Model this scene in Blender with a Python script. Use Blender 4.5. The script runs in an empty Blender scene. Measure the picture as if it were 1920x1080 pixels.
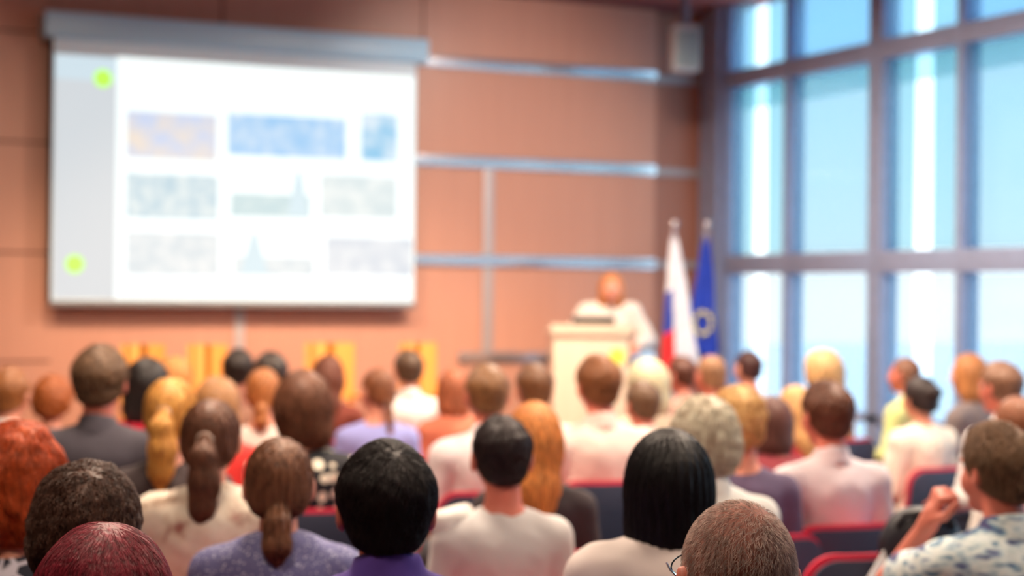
import bpy, bmesh, math, random
import numpy as np
from mathutils import Vector, Matrix
from mathutils.bvhtree import BVHTree

S = bpy.context.scene
C = S.collection
PI = math.pi
rad = math.radians

# ---------------------------------------------------------------- camera
FPX = 3170.0                      # focal length in pixels of the 1920 wide frame
CAMZ = 1.60
YAW = rad(24.9)                   # camera turned right of the front wall's normal
ROLL = 0.0100
HOR = 545.0
cam_d = bpy.data.cameras.new('camera')
cam = bpy.data.objects.new('camera', cam_d)
C.objects.link(cam)
S.camera = cam
cam_d.sensor_width = 36.0
cam_d.lens = 36.0 * FPX / 1920.0
cam_d.clip_start = 0.05
cam_d.clip_end = 300
cam_d.dof.use_dof = True
cam_d.dof.focus_distance = 2.42
cam_d.dof.aperture_fstop = 2.9
cam_d.dof.aperture_blades = 0
cam.matrix_world = (Matrix.Translation((0, 0, CAMZ)) @ Matrix.Rotation(-YAW, 4, 'Z')
                    @ Matrix.Rotation(rad(90) + (HOR - 540) / FPX, 4, 'X') @ Matrix.Rotation(ROLL, 4, 'Z'))

S.view_settings.view_transform = 'Standard'
S.view_settings.look = 'None'
S.view_settings.gamma = 1.0
S.view_settings.use_curve_mapping = False
S.view_settings.exposure = 0.0
S.cycles.max_bounces = 8
S.cycles.transparent_max_bounces = 12
S.cycles.caustics_reflective = False
S.cycles.caustics_refractive = False
S.cycles.sample_clamp_indirect = 6.0


def at(px, py, t):
    """world point seen at pixel (px, py) of the 1920x1080 frame, at view depth t"""
    dx, dy = px - 960.0, py - 540.0
    c, s = math.cos(ROLL), math.sin(ROLL)
    ux, uy = dx * c + dy * s, -dx * s + dy * c
    u, v = ux / FPX, (uy - (HOR - 540)) / FPX
    return Vector((t * (math.sin(YAW) + math.cos(YAW) * u), t * (math.cos(YAW) - math.sin(YAW) * u), CAMZ - t * v))


def at_y(px, py, Y):
    p = at(px, py, 1.0)
    t = Y / p.y
    return at(px, py, t)


# ---------------------------------------------------------------- world
W = bpy.data.worlds.new('sky')
S.world = W
W.use_nodes = True
nt = W.node_tree
for n in list(nt.nodes):
    nt.nodes.remove(n)
tc = nt.nodes.new('ShaderNodeTexCoord')
sx = nt.nodes.new('ShaderNodeSeparateXYZ')
cr = nt.nodes.new('ShaderNodeValToRGB')
bg = nt.nodes.new('ShaderNodeBackground')
wo = nt.nodes.new('ShaderNodeOutputWorld')
nt.links.new(tc.outputs['Generated'], sx.inputs[0])
nt.links.new(sx.outputs['Z'], cr.inputs[0])
nt.links.new(cr.outputs[0], bg.inputs[0])
nt.links.new(bg.outputs[0], wo.inputs[0])
e = cr.color_ramp.elements
e[0].position = 0.0
e[0].color = (0.88, 0.98, 1.0, 1)
e[1].position = 0.30
e[1].color = (0.36, 0.68, 1.0, 1)
m_ = e.new(0.10)
m_.color = (0.62, 0.86, 1.0, 1)
bg.inputs[1].default_value = 2.7


# ---------------------------------------------------------------- lights
sun_d = bpy.data.lights.new('sun', 'SUN')
sun_d.energy = 5.5
sun_d.angle = rad(2)
sun_d.color = (1.0, .97, .92)
sun = bpy.data.objects.new('sun', sun_d)
C.objects.link(sun)
sun.rotation_euler = Vector((.50, .15, -.85)).to_track_quat('-Z', 'Y').to_euler()


def area(name, loc, rot, size, power, col, sy=None, spread=None):
    l = bpy.data.lights.new(name, 'AREA')
    l.energy = power
    l.color = col
    l.size = size
    if sy:
        l.shape = 'RECTANGLE'
        l.size_y = sy
    if spread:
        l.spread = spread
    o = bpy.data.objects.new(name, l)
    C.objects.link(o)
    o.location = loc
    o.rotation_euler = rot
    return o


def spot(name, loc, target, power, col, size=60, blend=0.6, r=0.08):
    l = bpy.data.lights.new(name, 'SPOT')
    l.energy = power
    l.color = col
    l.spot_size = rad(size)
    l.spot_blend = blend
    l.shadow_soft_size = r
    o = bpy.data.objects.new(name, l)
    C.objects.link(o)
    o.location = loc
    d = Vector(target) - Vector(loc)
    o.rotation_euler = d.to_track_quat('-Z', 'Y').to_euler()
    return o


WX, WY, CEIL = 7.08, 11.5, 3.85        # window wall, front wall, ceiling
CEILING_LIGHTS = [(1.6, 8.2), (4.6, 8.2), (1.6, 5.2), (4.6, 5.2), (0.2, 2.4), (3.2, 2.4), (-2.0, 5.4)]
WARM = (1.0, 0.80, 0.62)
CL_POWER = [75, 190, 125, 155, 42, 50, 22]
STAGE_SPOTS = [((5.2, 8.8, 3.7), (5.2, 11.5, 2.5), 150), ((2.0, 9.0, 3.7), (3.3, 11.5, 0.75), 330), ((3.5, 8.6, 3.7), (4.0, 10.8, 0.9), 330),  # first entry: unseen wall wash, added to brighten the right upper wall
               ((4.6, 8.4, 3.7), (5.2, 9.8, 1.4), 300), ((0.6, 8.6, 3.7), (2.2, 10.6, 0.8), 300)]


# ---------------------------------------------------------------- materials
def mat(name):
    m = bpy.data.materials.new(name)
    m.use_nodes = True
    b = m.node_tree.nodes['Principled BSDF']
    return m, m.node_tree, b


def lin(c):
    return tuple(((v / 12.92) if v <= 0.04045 else ((v + 0.055) / 1.055) ** 2.4) for v in c[:3]) + (1.0,)


def plain(name, col, rough=0.6, metal=0.0, noise=0.08, scale=12.0, bump=0.0, spec=0.5, srgb=True, sheen=0.0, stretch=None, coat=0.0):
    m, t, b = mat(name)
    col = lin(col) if srgb else tuple(col) + (1.0,)
    N = t.nodes
    co = N.new('ShaderNodeTexCoord')
    mp = N.new('ShaderNodeMapping')
    t.links.new(co.outputs['Object'], mp.inputs[0])
    if stretch:
        mp.inputs['Scale'].default_value = stretch
    nz = N.new('ShaderNodeTexNoise')
    nz.inputs['Scale'].default_value = scale
    nz.inputs['Detail'].default_value = 4
    t.links.new(mp.outputs[0], nz.inputs['Vector'])
    mx = N.new('ShaderNodeMix')
    mx.data_type = 'RGBA'
    mx.inputs[6].default_value = tuple(max(0, v * (1 - noise * 2.2)) for v in col[:3]) + (1,)
    mx.inputs[7].default_value = tuple(min(1, v * (1 + noise * 2.2)) for v in col[:3]) + (1,)
    t.links.new(nz.outputs['Fac'], mx.inputs[0])
    t.links.new(mx.outputs[2], b.inputs['Base Color'])
    b.inputs['Roughness'].default_value = rough
    b.inputs['Metallic'].default_value = metal
    b.inputs['Specular IOR Level'].default_value = spec
    if sheen:
        b.inputs['Sheen Weight'].default_value = sheen
    if coat:
        b.inputs['Coat Weight'].default_value = coat
    if bump:
        bp = N.new('ShaderNodeBump')
        bp.inputs['Strength'].default_value = bump
        bp.inputs['Distance'].default_value = 0.01
        t.links.new(nz.outputs['Fac'], bp.inputs['Height'])
        t.links.new(bp.outputs[0], b.inputs['Normal'])
    return m


def emit(name, col, strength, noise=None):
    """noise = (second colour, scale)"""
    m, t, b = mat(name)
    b.inputs['Base Color'].default_value = (0.10, 0.10, 0.10, 1)
    b.inputs['Roughness'].default_value = 0.9
    b.inputs['Specular IOR Level'].default_value = 0.1
    b.inputs['Emission Strength'].default_value = strength
    b.inputs['Emission Color'].default_value = lin(col)
    if noise:
        N = t.nodes
        co = N.new('ShaderNodeTexCoord')
        nz = N.new('ShaderNodeTexNoise')
        nz.inputs['Scale'].default_value = noise[1]
        nz.inputs['Detail'].default_value = 6
        t.links.new(co.outputs['Object'], nz.inputs['Vector'])
        r = N.new('ShaderNodeValToRGB')
        r.color_ramp.elements[0].position = 0.35
        r.color_ramp.elements[1].position = 0.65
        r.color_ramp.elements[0].color = lin(col)
        r.color_ramp.elements[1].color = lin(noise[0])
        t.links.new(nz.outputs['Fac'], r.inputs[0])
        t.links.new(r.outputs[0], b.inputs['Emission Color'])
    return m


def wood_panel(name, c1, c2, rough=0.42):
    m, t, b = mat(name)
    N = t.nodes
    co = N.new('ShaderNodeTexCoord')
    mp = N.new('ShaderNodeMapping')
    mp.inputs['Scale'].default_value = (14, 14, 0.7)
    nz = N.new('ShaderNodeTexNoise')
    nz.inputs['Scale'].default_value = 1.6
    nz.inputs['Detail'].default_value = 8
    nz.inputs['Distortion'].default_value = 0.6
    mx = N.new('ShaderNodeMix')
    mx.data_type = 'RGBA'
    mx.inputs[6].default_value = lin(c1)
    mx.inputs[7].default_value = lin(c2)
    t.links.new(co.outputs['Object'], mp.inputs[0])
    t.links.new(mp.outputs[0], nz.inputs['Vector'])
    t.links.new(nz.outputs['Fac'], mx.inputs[0])
    t.links.new(mx.outputs[2], b.inputs['Base Color'])
    b.inputs['Roughness'].default_value = rough
    return m


def hair_mat(name, c, rough=0.45, var=0.5):
    m, t, b = mat(name)
    N = t.nodes
    co = N.new('ShaderNodeTexCoord')
    mp = N.new('ShaderNodeMapping')
    mp.inputs['Scale'].default_value = (60, 60, 9)
    nz = N.new('ShaderNodeTexNoise')
    nz.inputs['Scale'].default_value = 2.0
    nz.inputs['Detail'].default_value = 5
    nz.inputs['Distortion'].default_value = 0.5
    cl = lin(c)
    r = N.new('ShaderNodeValToRGB')
    r.color_ramp.elements[0].position = 0.3
    r.color_ramp.elements[1].position = 0.72
    r.color_ramp.elements[0].color = tuple(v * (1 - var) for v in cl[:3]) + (1,)
    r.color_ramp.elements[1].color = tuple(min(1, v * (1 + var * 1.3)) for v in cl[:3]) + (1,)
    bp = N.new('ShaderNodeBump')
    bp.inputs['Strength'].default_value = 0.5
    bp.inputs['Distance'].default_value = 0.006
    t.links.new(co.outputs['Object'], mp.inputs[0])
    t.links.new(mp.outputs[0], nz.inputs['Vector'])
    t.links.new(nz.outputs['Fac'], r.inputs[0])
    t.links.new(r.outputs[0], b.inputs['Base Color'])
    t.links.new(nz.outputs['Fac'], bp.inputs['Height'])
    t.links.new(bp.outputs[0], b.inputs['Normal'])
    b.inputs['Roughness'].default_value = rough
    b.inputs['Specular IOR Level'].default_value = 0.45
    return m


def voronoi_mat(name, c_cell, c_line, scale, thr, feature='DISTANCE_TO_EDGE', soft=0.02, rough=0.7, rand=1.0, stretch=(1, 1, 1)):
    m, t, b = mat(name)
    N = t.nodes
    co = N.new('ShaderNodeTexCoord')
    mp = N.new('ShaderNodeMapping')
    mp.inputs['Scale'].default_value = stretch
    v = N.new('ShaderNodeTexVoronoi')
    v.feature = feature
    v.inputs['Scale'].default_value = scale
    v.inputs['Randomness'].default_value = rand
    r = N.new('ShaderNodeValToRGB')
    r.color_ramp.elements[0].position = max(0, thr - soft)
    r.color_ramp.elements[1].position = thr + soft
    r.color_ramp.elements[0].color = lin(c_line)
    r.color_ramp.elements[1].color = lin(c_cell)
    t.links.new(co.outputs['Object'], mp.inputs[0])
    t.links.new(mp.outputs[0], v.inputs['Vector'])
    t.links.new(v.outputs['Distance'], r.inputs[0])
    t.links.new(r.outputs[0], b.inputs['Base Color'])
    b.inputs['Roughness'].default_value = rough
    return m


def ramp_noise_mat(name, cols, scale=6, stretch=(1, 1, 1), rot=0, rough=0.75, detail=4):
    m, t, b = mat(name)
    N = t.nodes
    co = N.new('ShaderNodeTexCoord')
    mp = N.new('ShaderNodeMapping')
    mp.inputs['Scale'].default_value = stretch
    mp.inputs['Rotation'].default_value = (0, rot, 0)
    nz = N.new('ShaderNodeTexNoise')
    nz.inputs['Scale'].default_value = scale
    nz.inputs['Detail'].default_value = detail
    r = N.new('ShaderNodeValToRGB')
    el = r.color_ramp.elements
    k = len(cols)
    for i, c in enumerate(cols):
        p = 0.32 + 0.36 * i / max(1, k - 1)
        if i == 0:
            q = el[0]
            q.position = p
        elif i == 1:
            q = el[1]
            q.position = p
        else:
            q = el.new(p)
        q.color = lin(c)
    t.links.new(co.outputs['Object'], mp.inputs[0])
    t.links.new(mp.outputs[0], nz.inputs['Vector'])
    t.links.new(nz.outputs['Fac'], r.inputs[0])
    t.links.new(r.outputs[0], b.inputs['Base Color'])
    b.inputs['Roughness'].default_value = rough
    return m


# ---------------------------------------------------------------- object helpers
def link(name, me, m=None, parent=None, loc=None):
    o = bpy.data.objects.new(name, me)
    C.objects.link(o)
    if m is not None:
        for x in (m if isinstance(m, (list, tuple)) else [m]):
            me.materials.append(x)
    if parent:
        o.parent = parent
    if loc is not None:
        o.location = loc
    return o


def thing(name, label, cat, loc=(0, 0, 0), rz=0.0, group=None, scale=1.0):
    o = bpy.data.objects.new(name, None)
    C.objects.link(o)
    o.empty_display_size = 0.1
    o.location = loc
    o.rotation_euler = (0, 0, rz)
    o.scale = (scale,) * 3
    o['label'] = label
    o['category'] = cat
    if group:
        o['group'] = group
    return o


def box_bm(bm, lo, hi, rot=None, piv=None):
    r = bmesh.ops.create_cube(bm, size=1.0)
    vs = r['verts']
    c = [(a + b) / 2 for a, b in zip(lo, hi)]
    s = [abs(b - a) for a, b in zip(lo, hi)]
    for v in vs:
        v.co = Vector((v.co.x * s[0] + c[0], v.co.y * s[1] + c[1], v.co.z * s[2] + c[2]))
    if rot is not None:
        bmesh.ops.rotate(bm, verts=vs, cent=piv or c, matrix=rot)
    return vs


def cyl_bm(bm, a, b, r1, r2=None, seg=16):
    a, b = Vector(a), Vector(b)
    d = b - a
    r2 = r1 if r2 is None else r2
    M = Matrix.Translation((a + b) / 2) @ d.to_track_quat('Z', 'Y').to_matrix().to_4x4()
    r = bmesh.ops.create_cone(bm, cap_ends=True, segments=seg, radius1=r1, radius2=r2, depth=d.length, matrix=M)
    return r['verts']


def tube_bm(bm, pts, r, seg=8):
    P = [Vector(p) for p in pts]
    rings = []
    for i, p in enumerate(P):
        d = (P[min(i + 1, len(P) - 1)] - P[max(i - 1, 0)]).normalized()
        q = d.to_track_quat('Z', 'Y')
        rr = r[i] if isinstance(r, (list, tuple)) else r
        rings.append([bm.verts.new(p + q @ Vector((rr * math.cos(2 * PI * k / seg), rr * math.sin(2 * PI * k / seg), 0))) for k in range(seg)])
    for a, b in zip(rings[:-1], rings[1:]):
        for k in range(seg):
            bm.faces.new((a[k], a[(k + 1) % seg], b[(k + 1) % seg], b[k]))
    bm.faces.new(rings[0][::-1])
    bm.faces.new(rings[-1])


def fin(bm, name, smooth=True, bevel=0.0, seg=2):
    if bevel:
        es = [e for e in bm.edges if len(e.link_faces) == 2 and e.calc_face_angle(0) > 0.5]
        bmesh.ops.bevel(bm, geom=es, offset=bevel, segments=seg, affect='EDGES', profile=0.6, clamp_overlap=True)
    bmesh.ops.recalc_face_normals(bm, faces=bm.faces[:])
    me = bpy.data.meshes.new(name)
    bm.to_mesh(me)
    bm.free()
    if smooth:
        for p in me.polygons:
            p.use_smooth = True
        try:
            me.set_sharp_from_angle(angle=rad(40))
        except Exception:
            pass
    return me


def boxes(name, lst, m, parent=None, bevel=0.0, loc=None):
    bm = bmesh.new()
    for lo, hi in lst:
        box_bm(bm, lo, hi)
    return link(name, fin(bm, name, True, bevel), m, parent, loc)


def struct(o):
    o['kind'] = 'structure'
    return o


# ---------------------------------------------------------------- signed distance modelling
class Field:
    def __init__(s, lo, hi, h):
        s.lo, s.h = np.array(lo, np.float32), h
        s.n = np.ceil((np.array(hi) - np.array(lo)) / h).astype(int) + 1
        s.d = np.full(s.n, 1.0, np.float32)

    def sub(s, lo, hi):
        a = np.clip(np.floor((np.array(lo) - s.lo) / s.h).astype(int), 0, s.n - 1)
        b = np.clip(np.ceil((np.array(hi) - s.lo) / s.h).astype(int) + 1, 1, s.n)
        b = np.maximum(b, a + 1)
        ax = [s.lo[i] + s.h * np.arange(a[i], b[i], dtype=np.float32) for i in range(3)]
        X, Y, Z = np.meshgrid(*ax, indexing='ij')
        return tuple(slice(a[i], b[i]) for i in range(3)), X, Y, Z

    def blend(s, sl, d, k):
        o = s.d[sl]
        if k <= 0:
            s.d[sl] = np.minimum(o, d)
        else:
            h = np.clip(0.5 + 0.5 * (o - d) / k, 0, 1)
            s.d[sl] = o * (1 - h) + d * h - k * h * (1 - h)

    def carve(s, sl, d, k):
        o = s.d[sl]
        h = np.clip(0.5 - 0.5 * (o + d) / k, 0, 1)
        s.d[sl] = o * (1 - h) + (-d) * h + k * h * (1 - h)

    @staticmethod
    def ell_d(X, Y, Z, c, r, R=None):
        x, y, z = X - c[0], Y - c[1], Z - c[2]
        if R is not None:
            x, y, z = (R[0][0] * x + R[1][0] * y + R[2][0] * z, R[0][1] * x + R[1][1] * y + R[2][1] * z,
                       R[0][2] * x + R[1][2] * y + R[2][2] * z)
        k0 = np.sqrt((x / r[0]) ** 2 + (y / r[1]) ** 2 + (z / r[2]) ** 2)
        k1 = np.sqrt((x / r[0] ** 2) ** 2 + (y / r[1] ** 2) ** 2 + (z / r[2] ** 2) ** 2) + 1e-6
        return k0 * (k0 - 1) / k1

    def ell(s, c, r, k=0.02, R=None, carve=False):
        m = max(r) + k + 3 * s.h
        sl, X, Y, Z = s.sub([v - m for v in c], [v + m for v in c])
        d = s.ell_d(X, Y, Z, c, r, R)
        (s.carve if carve else s.blend)(sl, d, k)

    def cone(s, a, b, r1, r2, k=0.02, flat=None):
        a, b = np.array(a, float), np.array(b, float)
        m = max(r1, r2) * (max(1, 1 / flat[0]) if flat else 1) + k + 3 * s.h
        sl, X, Y, Z = s.sub(np.minimum(a, b) - m, np.maximum(a, b) + m)
        ba = b - a
        L = float(ba @ ba) + 1e-9
        px, py, pz = X - a[0], Y - a[1], Z - a[2]
        t = np.clip((px * ba[0] + py * ba[1] + pz * ba[2]) / L, 0, 1)
        dx, dy, dz = px - t * ba[0], py - t * ba[1], pz - t * ba[2]
        if flat:
            dy = dy / flat[0]
        s.blend(sl, np.sqrt(dx * dx + dy * dy + dz * dz) - (r1 + (r2 - r1) * t), k)

    def chain(s, pts, rs, k=0.02):
        for i in range(len(pts) - 1):
            s.cone(pts[i], pts[i + 1], rs[i], rs[i + 1], k)

    def all(s):
        ax = [s.lo[i] + s.h * np.arange(s.n[i], dtype=np.float32) for i in range(3)]
        return np.meshgrid(*ax, indexing='ij')

    def cut(s, n, o, k=0.01):
        """keep the side where (p-o).n < 0"""
        X, Y, Z = s.all()
        L = math.sqrt(sum(v * v for v in n))
        d = ((X - o[0]) * n[0] + (Y - o[1]) * n[1] + (Z - o[2]) * n[2]) / L
        h = np.clip(0.5 - 0.5 * (s.d - d) / k, 0, 1)
        s.d = s.d * (1 - h) + d * h + k * h * (1 - h)

    def arrays(s):
        d = s.d.copy()
        d[0], d[-1] = 1, 1
        d[:, 0], d[:, -1] = 1, 1
        d[:, :, 0], d[:, :, -1] = 1, 1
        ins = d < 0
        nx, ny, nz = s.n
        cc = np.zeros((nx - 1, ny - 1, nz - 1), np.int8)
        for i in (0, 1):
            for j in (0, 1):
                for k in (0, 1):
                    cc += ins[i:nx - 1 + i, j:ny - 1 + j, k:nz - 1 + k]
        act = (cc > 0) & (cc < 8)
        idx = np.argwhere(act)
        vid = np.full(act.shape, -1, np.int32)
        vid[act] = np.arange(len(idx))
        acc = np.zeros((len(idx), 3), np.float64)
        cnt = np.zeros(len(idx))
        I, J, K = idx.T
        cor = [(i, j, k) for i in (0, 1) for j in (0, 1) for k in (0, 1)]
        for a in cor:
            for ax in range(3):
                if a[ax] == 0:
                    b = list(a)
                    b[ax] = 1
                    da = d[I + a[0], J + a[1], K + a[2]]
                    db = d[I + b[0], J + b[1], K + b[2]]
                    mk = (da < 0) != (db < 0)
                    t = np.where(mk, da / np.where(mk, da - db, 1), 0)
                    p = np.array(a, float)[None, :].repeat(len(idx), 0)
                    p[:, ax] += t
                    acc[mk] += p[mk]
                    cnt[mk] += 1
        V = (idx + acc / np.maximum(cnt, 1)[:, None]) * s.h + s.lo
        quads = []
        for ax in range(3):
            o1, o2 = [(1, 2), (2, 0), (0, 1)][ax]
            sl0 = [slice(1, -1)] * 3
            sl0[ax] = slice(0, -1)
            sl1 = list(sl0)
            sl1[ax] = slice(1, None)
            A, B = ins[tuple(sl0)], ins[tuple(sl1)]
            ch = np.argwhere(A != B)
            base = ch + np.array([0 if q == ax else 1 for q in range(3)])
            flip = A[tuple(ch.T)]
            u = np.zeros(3, int)
            v = np.zeros(3, int)
            u[o1] = 1
            v[o2] = 1
            q0 = vid[tuple((base - u - v).T)]
            q1 = vid[tuple((base - v).T)]
            q2 = vid[tuple(base.T)]
            q3 = vid[tuple((base - u).T)]
            Q = np.stack([q0, q1, q2, q3], 1)
            Q[~flip] = Q[~flip][:, ::-1]
            quads.append(Q)
        F = np.concatenate(quads)
        F = F[(F >= 0).all(1)]
        return V, F


def smooth_v(V, F, it=1, lam=0.5):
    for _ in range(it):
        acc = np.zeros_like(V)
        cnt = np.zeros(len(V))
        for a, b in ((0, 1), (1, 2), (2, 3), (3, 0)):
            for p, q in ((a, b), (b, a)):
                np.add.at(acc, F[:, p], V[F[:, q]])
                np.add.at(cnt, F[:, p], 1)
        V = V + lam * (acc / np.maximum(cnt, 1)[:, None] - V)
    return V


def np_mesh(name, V, F, fmat=None):
    me = bpy.data.meshes.new(name)
    k = F.shape[1]
    me.vertices.add(len(V))
    me.vertices.foreach_set('co', V.astype(np.float32).ravel())
    me.loops.add(F.size)
    me.loops.foreach_set('vertex_index', F.astype(np.int32).ravel())
    me.polygons.add(len(F))
    me.polygons.foreach_set('loop_start', np.arange(0, F.size, k, dtype=np.int32))
    if fmat is not None:
        me.polygons.foreach_set('material_index', fmat.astype(np.int32))
    me.polygons.foreach_set('use_smooth', np.ones(len(F), bool))
    me.update()
    me.validate()
    return me


def vnoise(X, Y, Z, f, seed=0):
    r = np.random.RandomState(seed)
    out = 0
    for i in range(5):
        a = r.normal(size=3)
        a = a / np.linalg.norm(a) * f * (0.7 + 0.6 * r.rand())
        out = out + np.sin(a[0] * X + a[1] * Y + a[2] * Z + r.rand() * 6.3 + 1.3 * np.sin(a[1] * X - a[0] * Z + 1.7 * i))
    return out / 5


# ---------------------------------------------------------------- bodies
HEAD = (0.0, 0.005, 1.215)


def rotz(v, a):
    c, s = math.cos(a), math.sin(a)
    return (v[0] * c - v[1] * s, v[0] * s + v[1] * c, v[2])


def head_prims(f, H, yaw, fem):
    def P(x, y, z):
        q = rotz((x, y, z), yaw)
        return (H[0] + q[0], H[1] + q[1], H[2] + q[2])
    c, s = math.cos(yaw), math.sin(yaw)
    R = [[c, -s, 0], [s, c, 0], [0, 0, 1]]
    w = 0.96 if fem else 1.0
    f.ell(P(0, -.012, .022), (.075 * w, .094, .091), .02, R)
    f.ell(P(0, .030, -.028), (.060 * w, .064, .080), .03, R)
    f.ell(P(0, .064, -.094), (.024, .022, .018), .03, R)
    for q in (-1, 1):
        f.ell(P(q * .038, .058, -.03), (.026, .028, .03), .02, R)
        f.ell(P(q * .031, .105, .008), (.018, .016, .012), .012, R, carve=True)
        f.ell(P(q * .031, .081, .006), (.013, .013, .013), .004, R)
        f.ell(P(q * .030, .088, .026), (.024, .008, .007), .01, R)
        f.ell(P(q * .084 * w, -.010, -.006), (.0125, .019, .033), .008, R)
        f.ell(P(q * .094 * w, .000, -.004), (.007, .010, .018), .004, R, carve=True)
    f.cone(P(0, .090, .012), P(0, .114, -.030), .007, .012, .012)
    f.ell(P(0, .098, -.034), (.018, .012, .010), .01, R)
    f.ell(P(0, .092, -.060), (.024, .010, .005), .006, R)
    f.ell(P(0, .091, -.069), (.021, .010, .006), .006, R)


def hand(f, wrist, d, n, curl=0.5, side=1, k=.004, grow=1.0):
    """wrist point, hand direction d, back-of-hand normal n; side=+1 puts the thumb along n x d"""
    d = Vector(d).normalized()
    n = (Vector(n) - d * Vector(n).dot(d)).normalized()
    x = d.cross(n) * side
    w = Vector(wrist)
    f.cone(w, w + d * .03, .024, .026, .02)
    for q in (-1.5, -.5, .5, 1.5):
        f.cone(w + x * q * .012, w + d * .085 + x * q * .021, .014, .0115, .012)
    L = [.062, .078, .084, .074]
    for i, q in enumerate((-1.5, -.5, .5, 1.5)):
        p = w + d * .085 + x * q * .0225
        dd = (d + x * q * .035).normalized()
        rr = [.0098, .0092, .0086, .0076]
        ang = 0
        ln = L[i] * grow
        for j, fr in enumerate((.45, .32, .23)):
            ang += curl * (0.9 + .15 * j)
            e = (dd * math.cos(ang) - n * math.sin(ang))
            p2 = p + e * ln * fr
            f.cone(p, p2, rr[j], rr[j + 1], k)
            p = p2
    # thumb from the side of the palm
    p = w + d * .022 + x * .026
    p1 = p + (d * .55 + x * .75 - n * .25).normalized() * .038
    p2 = p1 + (d * .85 + x * .30 - n * .3).normalized() * .030
    p3 = p2 + (d * .95 + x * .05 - n * .3).normalized() * .024
    f.chain([p, p1, p2, p3], [.0155, .0125, .0105, .0088], .006)


def J_seated(fem=False, cheek=False, lean=0.0, narrow=False):
    sw = .155 if fem else (.155 if narrow else .176)
    J = dict(fem=fem, pel=(0, 0, .56), waist=(0, -.015, .72), chest=(0, -.02 + lean * .5, .90), neck=(0, -.035 + lean, 1.06), head=(0, .005 + lean, 1.215))
    for s, n in ((-1, 'l'), (1, 'r')):
        J['sh' + n] = (s * sw, -.03 + lean, .972)
        J['el' + n] = (s * (sw + .055), .0, .715)
        J['wr' + n] = (s * .135, .225, .665)
        J['hd' + n] = (-s * .25, .9, -.15)
        J['hn' + n] = (0, .2, 1)
        J['hip' + n] = (s * .092, .02, .535)
        J['kn' + n] = (s * .125, .44, .50)
        J['an' + n] = (s * .125, .43, .085)
        J['toe' + n] = (s * .14, .60, .032)
    J['curl'] = .35
    if cheek:
        J['ell'] = (-.180, .25, .89)
        J['wrl'] = (-.120, .150, 1.062)
        J['hdl'] = (.20, -.28, .9)
        J['hnl'] = (-.9, .15, .25)
        J['curll'] = 1.3
    return J


def make_body(J, yaw=0.0, name='body', h=.0062):
    fem = J['fem']
    ys = [v[1] for k, v in J.items() if isinstance(v, tuple)]
    f = Field((-.38, min(ys) - .22, -.02), (.38, max(ys) + .16, 1.45 if not J.get('top') else J['top']), h)
    g = .90 if fem else 1.0
    pel, wa, ch, nk, hd = J['pel'], J['waist'], J['chest'], J['neck'], J['head']
    f.ell(pel, (.165 if fem else .155, .115, .105), .03)
    f.ell(wa, (.115 if fem else .135, .095, .13), .05)
    f.ell(ch, (.145 * g, .105, .16), .06)
    f.ell((ch[0], ch[1], ch[2] + .06), (.165 * g, .095, .09), .05)
    if fem:
        for q in (-1, 1):
            f.ell((q * .065, ch[1] + .085, ch[2] - .01), (.055, .05, .052), .03)
    f.cone((nk[0], nk[1] - .01, nk[2] - .06), (hd[0], hd[1] - .028, hd[2] - .05), .060 * g, .050 * g, .035)
    for s in 'lr':
        sh = J['sh' + s]
        f.cone((nk[0], nk[1], nk[2] - .035), sh, .045 * g, .048 * g, .045)
        f.cone(sh, J['el' + s], .050 * g, .038 * g, .03)
        f.cone(J['el' + s], J['wr' + s], .040 * g, .025 * g, .012)
        hd_ = J['hd' + s]
        hand(f, J['wr' + s], hd_, J['hn' + s], J['curl'] if not (s == 'l' and J.get('curll')) else J['curll'], side=-1 if s == 'r' else 1)
        f.cone(J['hip' + s], J['kn' + s], .088, .058, .04)
        f.cone(J['kn' + s], J['an' + s], .058, .036, .02)
        f.ell(tuple(np.array(J['kn' + s]) * .65 + np.array(J['an' + s]) * .35 + np.array((0, -.02, 0))), (.05, .055, .11), .03)
        an, toe = J['an' + s], J['toe' + s]
        f.cone((an[0], an[1] - .03, .04), toe, .036, .026, .02)
    head_prims(f, hd, yaw, fem)
    V, F = f.arrays()
    V = smooth_v(V, F, 1, .4)
    # eyes and lips as their own material
    cen = V[F].mean(1)
    fm = np.zeros(len(F), int)
    for q in (-1, 1):
        e_ = np.array(rotz((q * .031, .081, .006), yaw)) + np.array(hd)
        dd = np.linalg.norm(cen - e_, axis=1)
        ir = np.array(rotz((q * .031, .095, .006), yaw)) + np.array(hd)
        fm[dd < .0150] = 1
        fm[np.linalg.norm(cen - ir, axis=1) < .0062] = 2
    l_ = np.array(rotz((0, .100, -.065), yaw)) + np.array(hd)
    rel = cen - l_
    fm[(np.abs(rel[:, 2]) < .009) & (np.linalg.norm(rel[:, :2], axis=1) < .022)] = 3
    return np_mesh(name, V, F, fm)


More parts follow.
